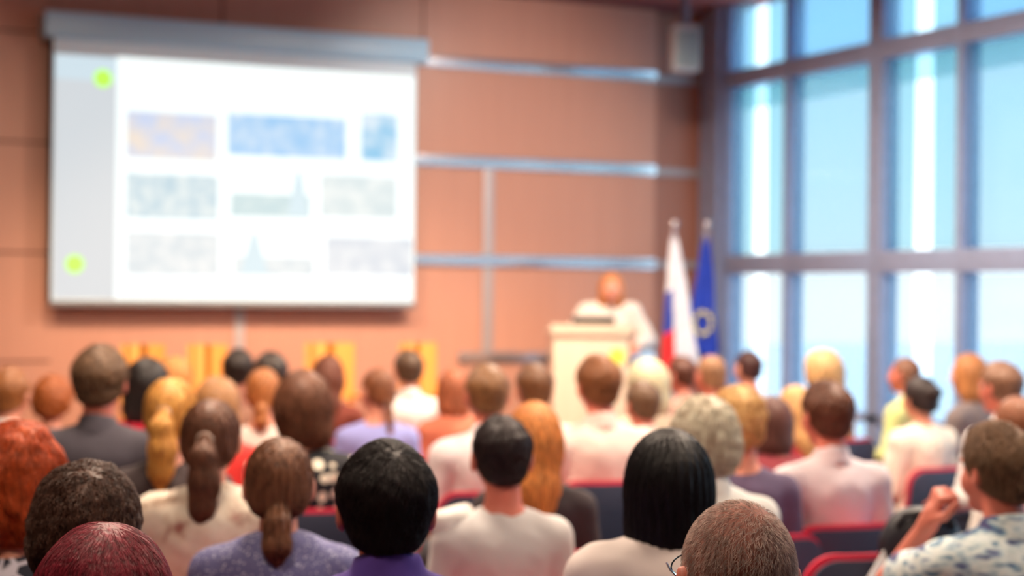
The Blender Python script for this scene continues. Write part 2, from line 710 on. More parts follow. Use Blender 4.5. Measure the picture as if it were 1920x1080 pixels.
def make_top(J, name, inflate=.014, sleeve='long', collar=False, seed=1, wr=.0035, h=.0085, hood=False):
    fem = J['fem']
    g = .90 if fem else 1.0
    ys = [v[1] for k, v in J.items() if isinstance(v, tuple)]
    f = Field((-.40, min(ys) - .24, .40), (.40, max(ys) + .1, (J.get('top') or 1.45) - .1), h)
    i = inflate
    pel, wa, ch, nk = J['pel'], J['waist'], J['chest'], J['neck']
    f.ell(pel, ((.165 if fem else .155) + i, .115 + i, .105 + i), .03)
    f.ell(wa, ((.125 if fem else .15) + i, .105 + i, .13 + i), .06)
    f.ell(ch, (.150 * g + i, .108 + i, .16 + i * .5), .06)
    f.ell((ch[0], ch[1], ch[2] + .06), (.168 * g + i, .098 + i, .09), .05)
    if fem:
        for q in (-1, 1):
            f.ell((q * .065, ch[1] + .085, ch[2] - .01), (.055 + i * .6, .05 + i * .6, .052 + i * .6), .03)
    for s in 'lr':
        sh, el, w = J['sh' + s], J['el' + s], J['wr' + s]
        f.cone((nk[0], nk[1], nk[2] - .038), sh, .045 * g + i * .55, .048 * g + i, .045)
        if sleeve == 'short':
            e2 = tuple(np.array(sh) * .35 + np.array(el) * .65)
            f.cone(sh, e2, .052 * g + i, .050 * g + i, .03)
        else:
            f.cone(sh, el, .052 * g + i, .042 * g + i, .03)
            f.cone(el, tuple(np.array(el) * .12 + np.array(w) * .88), .042 * g + i, .030 * g + i * .7, .012)
    if collar:
        f.cone((0, nk[1] - .008, nk[2] - .07), (0, nk[1] + .0, nk[2] + .006), .072, .058 * g, .015)
        # folded collar standing round the neck
        X, Y, Z = f.all()
        cz = nk[2] + .006
        cy = nk[1] + .004
        zz = Z - cz - (Y - cy) * (-.25)
        q = np.sqrt((X / 1.0) ** 2 + ((Y - cy) / 1.02) ** 2) - (.0610 * (g + .04) - zz * .32)
        d = np.maximum(np.abs(q) - .009, np.abs(zz) - .036)
        f.d = np.minimum(f.d, d)
    if hood:
        f.ell((0, nk[1] - .075, nk[2] - .02), (.095, .05, .05), .03)
    X, Y, Z = f.all()
    f.d += wr * vnoise(X, Y, Z * .6, 42, seed) + wr * .6 * vnoise(X, Y, Z, 80, seed + 9)
    # hem
    hz = .50 if J.get('seat', True) else .86
    f.cut((0, 0, -1), (0, 0, hz), .01)
    V, F = f.arrays()
    V = smooth_v(V, F, 2, .5)
    return np_mesh(name, V, F)


def make_trousers(J, name, i=.012, skirt=False):
    ys = [v[1] for k, v in J.items() if isinstance(v, tuple)]
    f = Field((-.33, min(ys) - .24, .02), (.33, max(ys) + .1, .98), .009)
    pel = J['pel']
    f.ell(pel, (.165 + i, .118 + i, .105 + i), .03)
    for s in 'lr':
        f.cone(J['hip' + s], J['kn' + s], .088 + i, .060 + i, .04)
        a = tuple(np.array(J['an' + s]) + np.array((0, 0, .02)))
        f.cone(J['kn' + s], a, .060 + i, .045 + i, .02)
    X, Y, Z = f.all()
    f.d += .003 * vnoise(X, Y, Z, 40, 5)
    V, F = f.arrays()
    V = smooth_v(V, F, 1, .5)
    return np_mesh(name, V, F)


def make_shoe(J, s, name):
    an, toe = J['an' + s], J['toe' + s]
    f = Field((min(an[0], toe[0]) - .08, an[1] - .12, -.01), (max(an[0], toe[0]) + .08, toe[1] + .1, .16), .006)
    f.cone((an[0], an[1] - .03, .05), (toe[0], toe[1] - .02, .040), .044, .038, .02)
    f.cone((an[0], an[1] - .01, .05), (an[0], an[1] - .005, .085), .042, .044, .02)
    f.ell((toe[0], toe[1] - .01, .034), (.042, .055, .030), .02)
    f.cut((0, 0, -1), (0, 0, .002), .004)
    V, F = f.arrays()
    return np_mesh(name, V, F)


# ---------------------------------------------------------------- hair (head-local coordinates, face towards +y)
def hair_field(style, seed=0, h=.0045, thick=.012):
    long_ = style in ('long', 'bob', 'wavy', 'ponytail', 'braid', 'big', 'lowpony')
    f = Field((-.17, -.22, -.40 if long_ else -.16), (.17, .15, .20), h)
    sk = (0, -.012, .022)

    def cap(extra, kk=.01):
        f.ell(sk, (.075 + extra, .094 + extra, .091 + extra * 1.05), kk)

    def face_cut(y0=.070, z0=.078, y1=-.002, z1=-.03):
        # removes what is in front of the line (y0,z0)-(y1,z1)
        dy, dz = y0 - y1, z0 - z1
        f.cut((0, dz, -dy), (0, y0, z0), .02)

    def nape_cut(ya=.02, za=-.026, yb=-.10, zb=-.078, k=.015):
        dy, dz = ya - yb, za - zb
        f.cut((0, dz, -dy), (0, ya, za), k)
    if style in ('short', 'cropped', 'curly', 'receding'):
        ex = {'short': thick, 'cropped': .0035, 'curly': .022, 'receding': .006}[style]
        cap(ex)
        if style == 'short':
            f.ell((0, .01, .065), (.066, .085, .055 + thick), .02)
            f.ell((0, -.020, .040), (.074 + thick, .088 + thick * .6, .060), .03)
        if style == 'curly':
            f.ell((0, -.03, -.02), (.092, .09, .085), .03)
        f.ell((0, -.045, -.045), (.061, .056, .056), .03)
        if style in ('curly', 'short'):
            X, Y, Z = f.all()
            a = {'curly': .0055, 'short': .003}[style]
            f.d += a * vnoise(X, Y, Z, 150, seed) + a * .5 * vnoise(X, Y, Z, 260, seed + 3)
        for q in (-1, 1):
            f.ell((q * .104, -.006, -.014), (.030, .024, .034), .014, carve=True)
        face_cut(.074 if style != 'receding' else .05, .085, .012, -.03)
        nape_cut(.012, -.030, -.10, -.080 if style != 'curly' else -.10)
    elif style == 'bob':
        cap(.014)
        f.ell((0, -.022, -.04), (.095, .098, .13), .04)
        f.ell((0, -.025, -.11), (.094, .085, .09), .04)
        X, Y, Z = f.all()
        ang = np.arctan2(X, -(Y + .01))
        f.d += .0018 * np.sin(ang * 34 + 2 * vnoise(X, Y, Z, 30, seed))
        f.cut((0, 0, -1), (0, 0, -.165), .015)
        face_cut(.072, .078, .004, -.12)
    elif style == 'long':
        cap(.013)
        f.ell((0, -.03, -.03), (.090, .088, .11), .03)
        f.chain([(0, -.05, -.05), (.0, -.085, -.17), (.01, -.115, -.29)], [.085, .070, .045], .05)
        X, Y, Z = f.all()
        ang = np.arctan2(X, -(Y + .01))
        f.d += .003 * np.sin(ang * 24 + 3 * vnoise(X, Y, Z, 22, seed))
        face_cut(.070, .075, .018, -.10)
    elif style == 'big':
        cap(.022)
        f.ell((0, -.03, -.015), (.103, .10, .12), .03)
        f.ell((.02, -.04, -.10), (.085, .075, .07), .05)
        X, Y, Z = f.all()
        f.d += .004 * vnoise(X, Y, Z * .4, 60, seed)
        face_cut(.070, .08, .018, -.10)
        f.cut((0, 0, -1), (0, 0, -.165), .03)
    elif style == 'wavy':
        cap(.026)
        f.ell((0, -.03, -.03), (.115, .105, .12), .03)
        f.ell((0, -.035, -.08), (.108, .085, .08), .05)
        X, Y, Z = f.all()
        f.d += .010 * vnoise(X, Y, Z * .7, 75, seed) + .004 * vnoise(X, Y, Z, 160, seed + 2)
        face_cut(.070, .08, .02, -.10)
        f.cut((0, 0, -1), (0, 0, -.150), .02)
    elif style in ('ponytail', 'lowpony', 'bun', 'braid'):
        cap(.010)
        f.ell((0, -.05, -.03), (.070, .062, .06), .03)
        X, Y, Z = f.all()
        f.d += .0012 * np.sin(np.arctan2(X, Z - .0) * 26 + vnoise(X, Y, Z, 40, seed))
        face_cut(.072, .078, .012, -.03)
        nape_cut(.012, -.034, -.10, -.085)
        if style == 'ponytail':
            f.ell((0, -.112, .012), (.020, .016, .020), .01)
            f.chain([(0, -.115, .010), (0, -.145, -.03), (.004, -.150, -.10), (0, -.148, -.17), (-.004, -.140, -.235)],
                    [.016, .034, .043, .036, .010], .018)
        elif style == 'lowpony':
            f.ell((0, -.100, -.040), (.018, .016, .018), .01)
            f.chain([(0, -.100, -.040), (0, -.122, -.075), (0, -.130, -.13), (0, -.128, -.18)], [.014, .030, .034, .010], .015)
        elif style == 'braid':
            pts = [(.0 + .006 * math.sin(i * 1.6), -.105 - .02 * min(i, 3) / 3, -.045 - .026 * i) for i in range(9)]
            f.chain(pts, [.016 + .004 * math.cos(i * PI) for i in range(9)], .006)
        else:
            f.ell((0, -.118, .035), (.040, .034, .038), .008)
        X, Y, Z = f.all()
        f.d += np.where((Y < -.11), .0022 * np.sin(X * 420 + 3 * vnoise(X, Y, Z, 25, seed)), 0)
    V, F = f.arrays()
    V = smooth_v(V, F, 1, .5)
    return V, F


def strands(V, F, count, length, width, seed=0, steps=6, wave=0.0, lift=.0015, flow='down', ymax=None, spread=.25, whorl=(0.015, -.065, .10)):
    """thin tapering locks laid along a hair surface, as one mesh with the surface"""
    rng = np.random.RandomState(seed)
    bvh = BVHTree.FromPolygons([tuple(v) for v in V], [tuple(map(int, q)) for q in F])
    tri = V[F]
    ar = np.linalg.norm(np.cross(tri[:, 1] - tri[:, 0], tri[:, 2] - tri[:, 0]), axis=1)
    pick = rng.choice(len(F), count, p=ar / ar.sum())
    a, b = rng.rand(count, 1), rng.rand(count, 1)
    P0 = tri[pick, 0] * (1 - a) * (1 - b) + tri[pick, 1] * a * (1 - b) + tri[pick, 2] * a * b + tri[pick, 3] * (1 - a) * b
    nv, nf, n0 = [], [], len(V)
    wh = Vector(whorl)
    for i in range(count):
        p = Vector(P0[i])
        L = length * (.6 + .8 * rng.rand())
        ph, wa = rng.rand() * 6.3, wave * (.6 + .8 * rng.rand())
        dev = spread * rng.normal()
        prev = None
        side = None
        pts = []
        for k in range(steps + 1):
            hit = bvh.find_nearest(p)
            if hit[0] is None:
                break
            n = hit[1]
            q = hit[0] + n * (lift * (k / steps) ** 1.0 if k else -.001)
            pts.append((q, n))
            d = (q - wh)
            d = Vector((d.x, d.y, d.z - max(0.0, .6 * (d.length))))
            d = d - n * d.dot(n)
            if flow == 'down' and q.z < .05:
                dn = Vector((0, 0, -1))
                dn = dn - n * dn.dot(n)
                wgt = min(1, (.05 - q.z) / .08)
                d = d.normalized() * (1 - wgt) + dn * wgt * 1.2
            if d.length < 1e-5:
                d = Vector((1, 0, 0))
            d.normalize()
            t = n.cross(d)
            d = (d + t * (dev + wa * math.sin(ph + k * 1.5))).normalized()
            if prev is not None:
                d = (d * .7 + prev * .3).normalized()
            prev = d
            p = q + d * (L / steps)
        if len(pts) < 3:
            continue
        base = n0 + len(nv)
        m = len(pts)
        for k, (q, n) in enumerate(pts):
            dd = (pts[min(k + 1, m - 1)][0] - pts[max(k - 1, 0)][0])
            t = n.cross(dd)
            t = t.normalized() if t.length > 1e-7 else Vector((1, 0, 0))
            w = width * (1 - .75 * (k / (m - 1)) ** 2)
            nv += [q - t * w - n * w * .3, q + n * w * .8, q + t * w - n * w * .3]
        for k in range(m - 1):
            o = base + 3 * k
            nf += [(o, o + 3, o + 4, o + 1), (o + 1, o + 4, o + 5, o + 2), (o + 2, o + 5, o + 3, o)]
    V2 = np.concatenate([V, np.array([tuple(v) for v in nv])]) if nv else V
    F2 = np.concatenate([F, np.array(nf, int)]) if nf else F
    return V2, F2


_hair_cache = {}


def hair_mesh(style, seed=0, st=None, thick=.012):
    key = (style, seed, repr(st), thick)
    if key not in _hair_cache:
        V, F = hair_field(style, seed, thick=thick, h=.0045 if st else .006)
        n0 = len(F)
        if st:
            V, F = strands(V, F, seed=seed, **st)
        fm = None
        if style == 'cropped' and st:
            fm = (np.arange(len(F)) >= n0).astype(int)
        _hair_cache[key] = np_mesh('hair_' + style, V, F, fm)
    return _hair_cache[key]


def with_mats(name, me, mats, parent, loc=(0, 0, 0), rz=0.0):
    """object sharing mesh data, materials on the object's own slots"""
    mats = mats if isinstance(mats, (list, tuple)) else [mats]
    while len(me.materials) < len(mats):
        me.materials.append(mats[len(me.materials)])
    o = bpy.data.objects.new(name, me)
    C.objects.link(o)
    for i, m in enumerate(mats):
        o.material_slots[i].link = 'OBJECT'
        o.material_slots[i].material = m
    o.parent = parent
    o.location = loc
    o.rotation_euler = (0, 0, rz)
    return o


# ================================================================ THE ROOM
M_wall = wood_panel('orange_veneer', (.74, .54, .46), (.79, .585, .50))
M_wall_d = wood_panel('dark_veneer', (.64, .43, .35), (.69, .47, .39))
M_seam = plain('panel_gap', (.33, .20, .16), .8)
M_alu = plain('brushed_aluminium', (.86, .85, .86), .24, .9, .04, 30, stretch=(1, 1, 20))
M_alu_m = plain('matt_aluminium', (.72, .68, .68), .5, .5, .04, 30)
M_ceil = plain('ceiling_pink', (.66, .40, .38), .8)
M_floor = plain('carpet', (.30, .24, .27), .95, noise=.15, scale=80)
M_side = plain('side_wall_plaster', (.72, .60, .54), .85)
M_frame = plain('window_frame_grey', (.62, .68, .82), .4, .1)
M_stage = wood_panel('stage_wood', (.55, .36, .24), (.64, .43, .29))
M_ground = plain('pale_paving', (.88, .90, .92), .9)
M_ext = plain('outer_frame', (.95, .98, .99), .6)

Y0 = -3.0
X0 = -5.0
struct(boxes('floor', [((X0 - .2, Y0 - .2, -.2), (WX, WY + .4, 0))], M_floor))
struct(boxes('ceiling', [((X0 - .2, Y0 - .2, CEIL), (WX + .25, WY + .5, CEIL + .2))], M_ceil))
struct(boxes('wall_left', [((X0 - .2, Y0 - .2, 0), (X0, WY + .4, CEIL))], M_side))
struct(boxes('wall_back', [((X0, Y0 - .2, 0), (WX + .2, Y0, CEIL))], M_side))
XR = 6.56                                   # start of the recess in the corner
wf = struct(boxes('wall_front', [((X0, WY, 0), (XR, WY + .4, CEIL))], M_wall))
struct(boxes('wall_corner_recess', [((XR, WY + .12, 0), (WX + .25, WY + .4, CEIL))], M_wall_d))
# dark panel joints (left part) and bright metal strips (right part)
seams = []
for z in (1.10, 1.82, 2.55, 3.28):
    seams.append(((X0, WY - .004, z - .006), (1.95, WY + .002, z + .006)))
for x in (-2.6, -.9, .85, 1.80 + 1.30, 4.60):
    seams.append(((x - .006, WY - .004, 3.28 if x > 2 else 0), (x + .006, WY + .002, CEIL)))
struct(boxes('trim_panel_joints', seams, M_seam))
xs_v = at_y(915, 400, WY).x
x_v2 = at_y(448, 610, WY).x
for i, z in enumerate((1.10, 1.82, 2.55, 3.28)):
    struct(boxes('trim_%d' % (i + 1), [((1.95 if i else 4.9, WY - .022, z - .042), (XR, WY - .0, z + .042))], M_alu, bevel=.004))
struct(boxes('trim_5', [((xs_v - .042, WY - .014, .25), (xs_v + .042, WY, 2.56))], M_alu_m, bevel=.003))
struct(boxes('trim_6', [((x_v2 - .035, WY - .014, .25), (x_v2 + .035, WY, 1.78))], M_alu_m, bevel=.003))
for i, z in enumerate((1.82, 2.55, 3.28)):
    struct(boxes('trim_%d' % (i + 7), [((XR, WY + .10, z - .03), (WX, WY + .12, z + .03))], M_alu_m))
struct(boxes('trim_10', [((-.2, WY - .03, CEIL - .05), (WX, WY + .12, CEIL))], plain('ceiling_edge', (.50, .28, .26), .7)))

# stage
SY = 9.72
struct(boxes('floor_stage', [((X0 + .5, SY, 0), (6.4, WY, .25))], M_stage, bevel=.01))

# outside
struct(boxes('ground_outside', [((WX + .3, -30, -.6), (90, 60, -.5))], M_ground))


def pane_mat(name, tint, slit=True, haze=.25, hazecol=(.8, .95, 1.0), cs=(1, 1, 1)):
    """tinted film on glass with a clear slit down the middle of the pane"""
    m, t, b = mat(name)
    N = t.nodes
    N.remove(b)
    out = [n for n in N if n.type == 'OUTPUT_MATERIAL'][0]
    tr = N.new('ShaderNodeBsdfTransparent')
    tl = N.new('ShaderNodeBsdfTranslucent')
    gl = N.new('ShaderNodeBsdfGlossy')
    gl.inputs['Roughness'].default_value = .08
    gl.inputs['Color'].default_value = (.6, .6, .6, 1)
    tl.inputs['Color'].default_value = hazecol + (1,)
    mx = N.new('ShaderNodeMixShader')
    mx2 = N.new('ShaderNodeMixShader')
    mx2.inputs[0].default_value = .05
    t.links.new(tr.outputs[0], mx.inputs[1])
    t.links.new(tl.outputs[0], mx.inputs[2])
    t.links.new(mx.outputs[0], mx2.inputs[1])
    t.links.new(gl.outputs[0], mx2.inputs[2])
    t.links.new(mx2.outputs[0], out.inputs[0])
    if slit:
        co = N.new('ShaderNodeTexCoord')
        sp = N.new('ShaderNodeSeparateXYZ')
        ab = N.new('ShaderNodeMath')
        ab.operation = 'ABSOLUTE'
        r = N.new('ShaderNodeValToRGB')
        r.color_ramp.elements[0].position = .078
        r.color_ramp.elements[1].position = .098
        r.color_ramp.elements[0].color = cs + (1,)
        r.color_ramp.elements[1].color = tint + (1,)
        g = N.new('ShaderNodeMath')
        g.operation = 'GREATER_THAN'
        g.inputs[1].default_value = .088
        ml = N.new('ShaderNodeMath')
        ml.operation = 'MULTIPLY'
        ml.inputs[1].default_value = haze
        t.links.new(co.outputs['Object'], sp.inputs[0])
        t.links.new(sp.outputs['Y'], ab.inputs[0])
        t.links.new(ab.outputs[0], r.inputs[0])
        t.links.new(ab.outputs[0], g.inputs[0])
        t.links.new(g.outputs[0], ml.inputs[0])
        t.links.new(ml.outputs[0], mx.inputs[0])
        t.links.new(r.outputs[0], tr.inputs['Color'])
    else:
        tr.inputs['Color'].default_value = tint + (1,)
        mx.inputs[0].default_value = haze
    return m


P_up_a = pane_mat('film_glass_upper_slit', (.50, .62, .66), True, .12)
P_up_b = pane_mat('film_glass_upper', (.44, .57, .65), False, .12)
P_mid_a = pane_mat('film_glass_middle_slit', (.51, .60, .60), True, .12)
P_mid_b = pane_mat('film_glass_middle', (.54, .60, .61), False, .12)
P_low_a = pane_mat('clear_glass_lower_slit', (.69, .70, .69), True, .1)
P_low_b = pane_mat('clear_glass_lower', (.66, .68, .68), False, .1)

M_band = pane_mat('tinted_band_glass', (.70, .84, .84), False, .1)
y = 11.35
ys_m = [11.35]
while y > -1.5:
    ys_m.append(y - .87)
    ys_m.append(y - 1.94)
    y -= 1.94
rows = [(.10, 1.74), (1.90, 3.19), (3.33, CEIL)]
struct(boxes('wall_right', [((WX, Y0, 0), (WX + .2, ys_m[-1], CEIL)), ((WX, ys_m[-1], 0), (WX + .2, WY + .12, .10))], M_side))
for i in range(len(ys_m) - 1):
    ya, yb = ys_m[i], ys_m[i + 1]
    yc = (ya + yb) / 2
    wide = (i % 2 == 0)
    w_ = struct(bpy.data.objects.new('window_%d' % (i + 1), None))
    C.objects.link(w_)
    w_.location = (WX + .05, yc, 0)
    hw = (ya - yb) / 2
    ma = .075 if wide else .03            # mullion half width at the ya side
    mb = .03 if wide else .075
    fr = [((-.05, hw - ma, .1), (.10, hw, CEIL)), ((-.05, -hw, .1), (.10, -hw + mb, CEIL)),
          ((-.055, -hw, 1.745), (.10, hw, 1.895)), ((-.055, -hw, 3.195), (.10, hw, 3.325)), ((-.055, -hw, .10), (.10, hw, .16)),
          ((-.05, -hw, .72), (.10, hw, .78))]
    boxes('window_frame', fr, M_frame, w_, bevel=.004)
    for (za, zb), ms in zip(rows, ((P_low_a, P_low_b), (P_mid_a, P_mid_b), (P_up_a, P_up_b))):
        boxes('pane', [((.02, -hw + mb, za), (.026, hw - ma, zb))], ms[0] if wide else ms[1], w_)
    # outer rail of the second skin
    boxes('tinted_band', [((.12, -hw, 3.04), (.128, hw, 3.25))], M_band, w_)
struct(boxes('trim_11', [((WX - .05, 11.35, .1), (WX + .2, WY + .13, CEIL))], M_frame))
# pale building across the yard
bld = thing('neighbour_building', 'pale building seen hazily through the far right window panes', 'building', (18, 12.5, -.5))
boxes('wall', [((0, -2.6, 0), (4, 3.2, 6.2))], plain('pale_render', (.93, .93, .98), .9), bld)
boxes('window_band', [((-.03, -2.2, 3.4), (.02, 2.8, 4.2))], plain('grey_glass', (.62, .76, .86), .2), bld)

# ---------------------------------------------------------------- projection screen
sc = thing('projection_screen', 'large white projection screen hanging on the orange wall showing a slide of pictures', 'projection screen', (0, 0, 0))
YS = WY - .16
pL, pR = at_y(98, 300, YS), at_y(779, 300, YS)
zt, zb = at_y(440, 60, YS).z, at_y(440, 568, YS).z
M_scr = plain('screen_fabric', (.84, .91, .95), .85, noise=.01)  # a little of the windows' blue light is mixed into the fabric colour
M_case = plain('screen_case_window_tint', (.66, .82, .92), .35, noise=.01)  # white case, with blue window light put into its colour
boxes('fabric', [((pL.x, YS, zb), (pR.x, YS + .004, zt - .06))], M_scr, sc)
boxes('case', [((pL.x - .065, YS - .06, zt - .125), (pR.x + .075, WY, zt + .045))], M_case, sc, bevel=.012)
boxes('bottom_bar', [((pL.x - .01, YS - .012, zb - .03), (pR.x + .01, YS + .016, zb + .008))], plain('bar_grey', (.45, .45, .47), .4), sc, bevel=.005)
boxes('black_border', [((pL.x - .02, YS + .005, zb), (pR.x + .005, YS + .008, zt - .07))], plain('black_cloth', (.05, .05, .05), .9), sc)


def sx_(px):
    return at_y(px, 300, YS).x


def sz_(py, pxr=500):
    return at_y(pxr, py, YS).z


def slide2(name, px0, px1, py0, py1, m, off, lab=None, par=None):
    """vertical extent given at the rectangle's own middle column"""
    pm = (px0 + px1) / 2
    o = boxes(name, [((sx_(px0), YS - off - .0006, sz_(py1, pm)), (sx_(px1), YS - off, sz_(py0, pm)))], m, par or sc)
    if lab:
        o['label'] = lab
    return o


slide2('slide_sidebar', 101, 217, 104, 560, emit('slide_grey', (.79, .82, .84), 1.05), .001, 'pale grey side column')
slide2('slide_band', 101, 217, 104, 150, emit('slide_band', (.82, .90, .94), .95), .0015, 'pale band at the top of the side column')
page = slide2('slide_page', 217, 777, 124, 563, emit('slide_white', (.96, 1.0, 1.0), 1.1), .001, 'bright white page')
E = emit
pics = [
    (237, 405, 212, 298, E('picture_a', (.93, .88, .82), .98, ((.78, .84, .95), 6)), 'faded picture in beige and green'),
    (427, 647, 218, 294, E('picture_b', (.58, .80, .97), .95, ((.80, .90, .99), 10)), 'wide blue picture'),
    (677, 744, 214, 302, E('picture_c', (.50, .78, .93), .95, ((.85, .93, .98), 8)), 'small upright blue picture'),
    (237, 409, 327, 410, E('picture_d', (.72, .85, .91), .89, ((.90, .96, .97), 12)), 'pale blue-green picture'),
    (433, 582, 364, 407, E('picture_e', (.74, .87, .90), .89, ((.84, .93, .94), 9)), 'low pale green picture'),
    (602, 744, 330, 408, E('picture_f', (.82, .90, .92), .89, ((.94, .98, .98), 9)), 'very pale green picture'),
    (239, 412, 436, 516, E('picture_g', (.84, .90, .93), .89, ((.94, .97, .98), 11)), 'very pale grey picture'),
    (440, 590, 482, 516, E('picture_h', (.84, .90, .93), .89, ((.93, .97, .98), 11)), 'low pale grey picture'),
    (613, 774, 446, 516, E('picture_i', (.82, .87, .92), .89, ((.93, .96, .98), 9)), 'pale lilac picture'),
]
for a, b, c, d, m, l in pics:
    slide2('slide_picture', a, b, c, d, m, .0022, l, page)
# spire shapes in two of the pictures
for cx, b0, b1, hw in ((560, 322, 405, 20), (478, 436, 514, 26)):
    bm = bmesh.new()
    P = [(sx_(cx - hw), sz_(b1, cx)), (sx_(cx + hw), sz_(b1, cx)), (sx_(cx + 5), sz_(b0, cx)), (sx_(cx - 5), sz_(b0, cx))]
    vs = [bm.verts.new((x, YS - .0032, z)) for x, z in P]
    f_ = bm.faces.new(vs)
    r_ = bmesh.ops.extrude_face_region(bm, geom=[f_])
    for v in r_['geom']:
        if isinstance(v, bmesh.types.BMVert):
            v.co.y -= .0005
    link('slide_spire', fin(bm, 'slide_spire', False), emit('spire_grey', (.80, .90, .94), .97), page)
for px, py in ((193, 147), (140, 495)):
    bm = bmesh.new()
    c_ = at_y(px, py, YS - .005)
    cyl_bm(bm, (c_.x, YS - .006, c_.z), (c_.x, YS - .0035, c_.z), .06, seg=24)
    link('green_dot', fin(bm, 'green_dot'), emit('green_spot', (.72, 1.0, .30), 1.15), sc)

# ---------------------------------------------------------------- hanging loudspeaker
lp = at(1284, 92, 12.3)
ls = thing('hanging_loudspeaker', 'pale grey box loudspeaker hanging from the ceiling in the corner', 'loudspeaker', lp, rad(-18))
cab = boxes('cabinet', [((-.098, -.09, -.165), (.098, .09, .165))], plain('speaker_white', (.74, .78, .80), .5), ls, bevel=.02)
boxes('grille', [((-.082, -.098, -.14), (.082, -.089, .12))], plain('grille_grey', (.56, .64, .67), .8, noise=.3, scale=120), cab, bevel=.006)
bm = bmesh.new()
cyl_bm(bm, (0, 0, .16), (0, 0, CEIL - lp.z), .028)
cyl_bm(bm, (0, 0, CEIL - lp.z - .02), (0, 0, CEIL - lp.z), .06)
link('ceiling_pole', fin(bm, 'ceiling_pole'), plain('pole_grey', (.52, .50, .56), .4, .3), ls)

# ---------------------------------------------------------------- lectern
M_lect = wood_panel('pale_maple', (.84, .76, .68), (.90, .83, .75), .5)
LT = 11.6
l0, l1 = at(1037, 640, LT), at(1178, 640, LT)
lw = (l1 - l0).length
lc = (l0 + l1) / 2
lz = at(1105, 612, LT).z
lrz = -YAW * .9
lect = thing('lectern', 'pale wooden lectern standing on the stage in front of the speaker', 'lectern', (lc.x, lc.y, .25), lrz)
H_ = lz - .25
boxes('front_panel', [((-lw / 2, -.02, .0), (lw / 2, .0, H_ - .06))], M_lect, lect, bevel=.006)
boxes('side_panel', [((-lw / 2, .0, .0), (-lw / 2 + .025, .42, H_ - .06))], M_lect, lect, bevel=.004)
boxes('side_panel', [((lw / 2 - .025, .0, .0), (lw / 2, .42, H_ - .06))], M_lect, lect, bevel=.004)
bm = bmesh.new()
box_bm(bm, (-lw / 2 - .02, -.05, H_ - .06), (lw / 2 + .02, .46, H_ - .02))
boxv = box_bm(bm, (-lw / 2 - .02, -.05, H_ - .02), (lw / 2 + .02, -.03, H_ + .015))
link('top', fin(bm, 'top', bevel=.006), M_lect, lect)
boxes('shelf', [((-lw / 2 + .025, .0, .55), (lw / 2 - .025, .40, .575))], M_lect, lect)
boxes('plinth', [((-lw / 2 - .02, -.04, 0), (lw / 2 + .02, .44, .04))], M_lect, lect, bevel=.004)
bm = bmesh.new()
ey = at(1157, 668, LT)
ex_ = lw / 2 * (1157 - 1107) / 71
cyl_bm(bm, (ex_, -.026, ey.z - .25), (ex_, -.019, ey.z - .25), .055, seg=24)
link('blurred_light_disc', fin(bm, 'blurred_light_disc'), plain('light_disc_yellow', (.93, .92, .35), .5), lect)  # flat yellow disc painted in for a blurred dot of light

# laptop on the lectern
lap = thing('laptop', 'dark open laptop lying on the lectern top', 'laptop', tuple(Vector((lc.x, lc.y, lz - .018)) + Matrix.Rotation(lrz, 3, 'Z') @ Vector((.03, .03, 0))), lrz)
M_blk = plain('black_plastic', (.06, .07, .05), .4)
boxes('keyboard_base', [((-.15, .10, .0), (.15, .32, .018))], M_blk, lap, bevel=.004)
bm = bmesh.new()
box_bm(bm, (-.15, .095, .0), (.15, .103, .082))
link('screen_lid', fin(bm, 'screen_lid', bevel=.002), M_blk, lap).rotation_euler = (0, 0, 0)

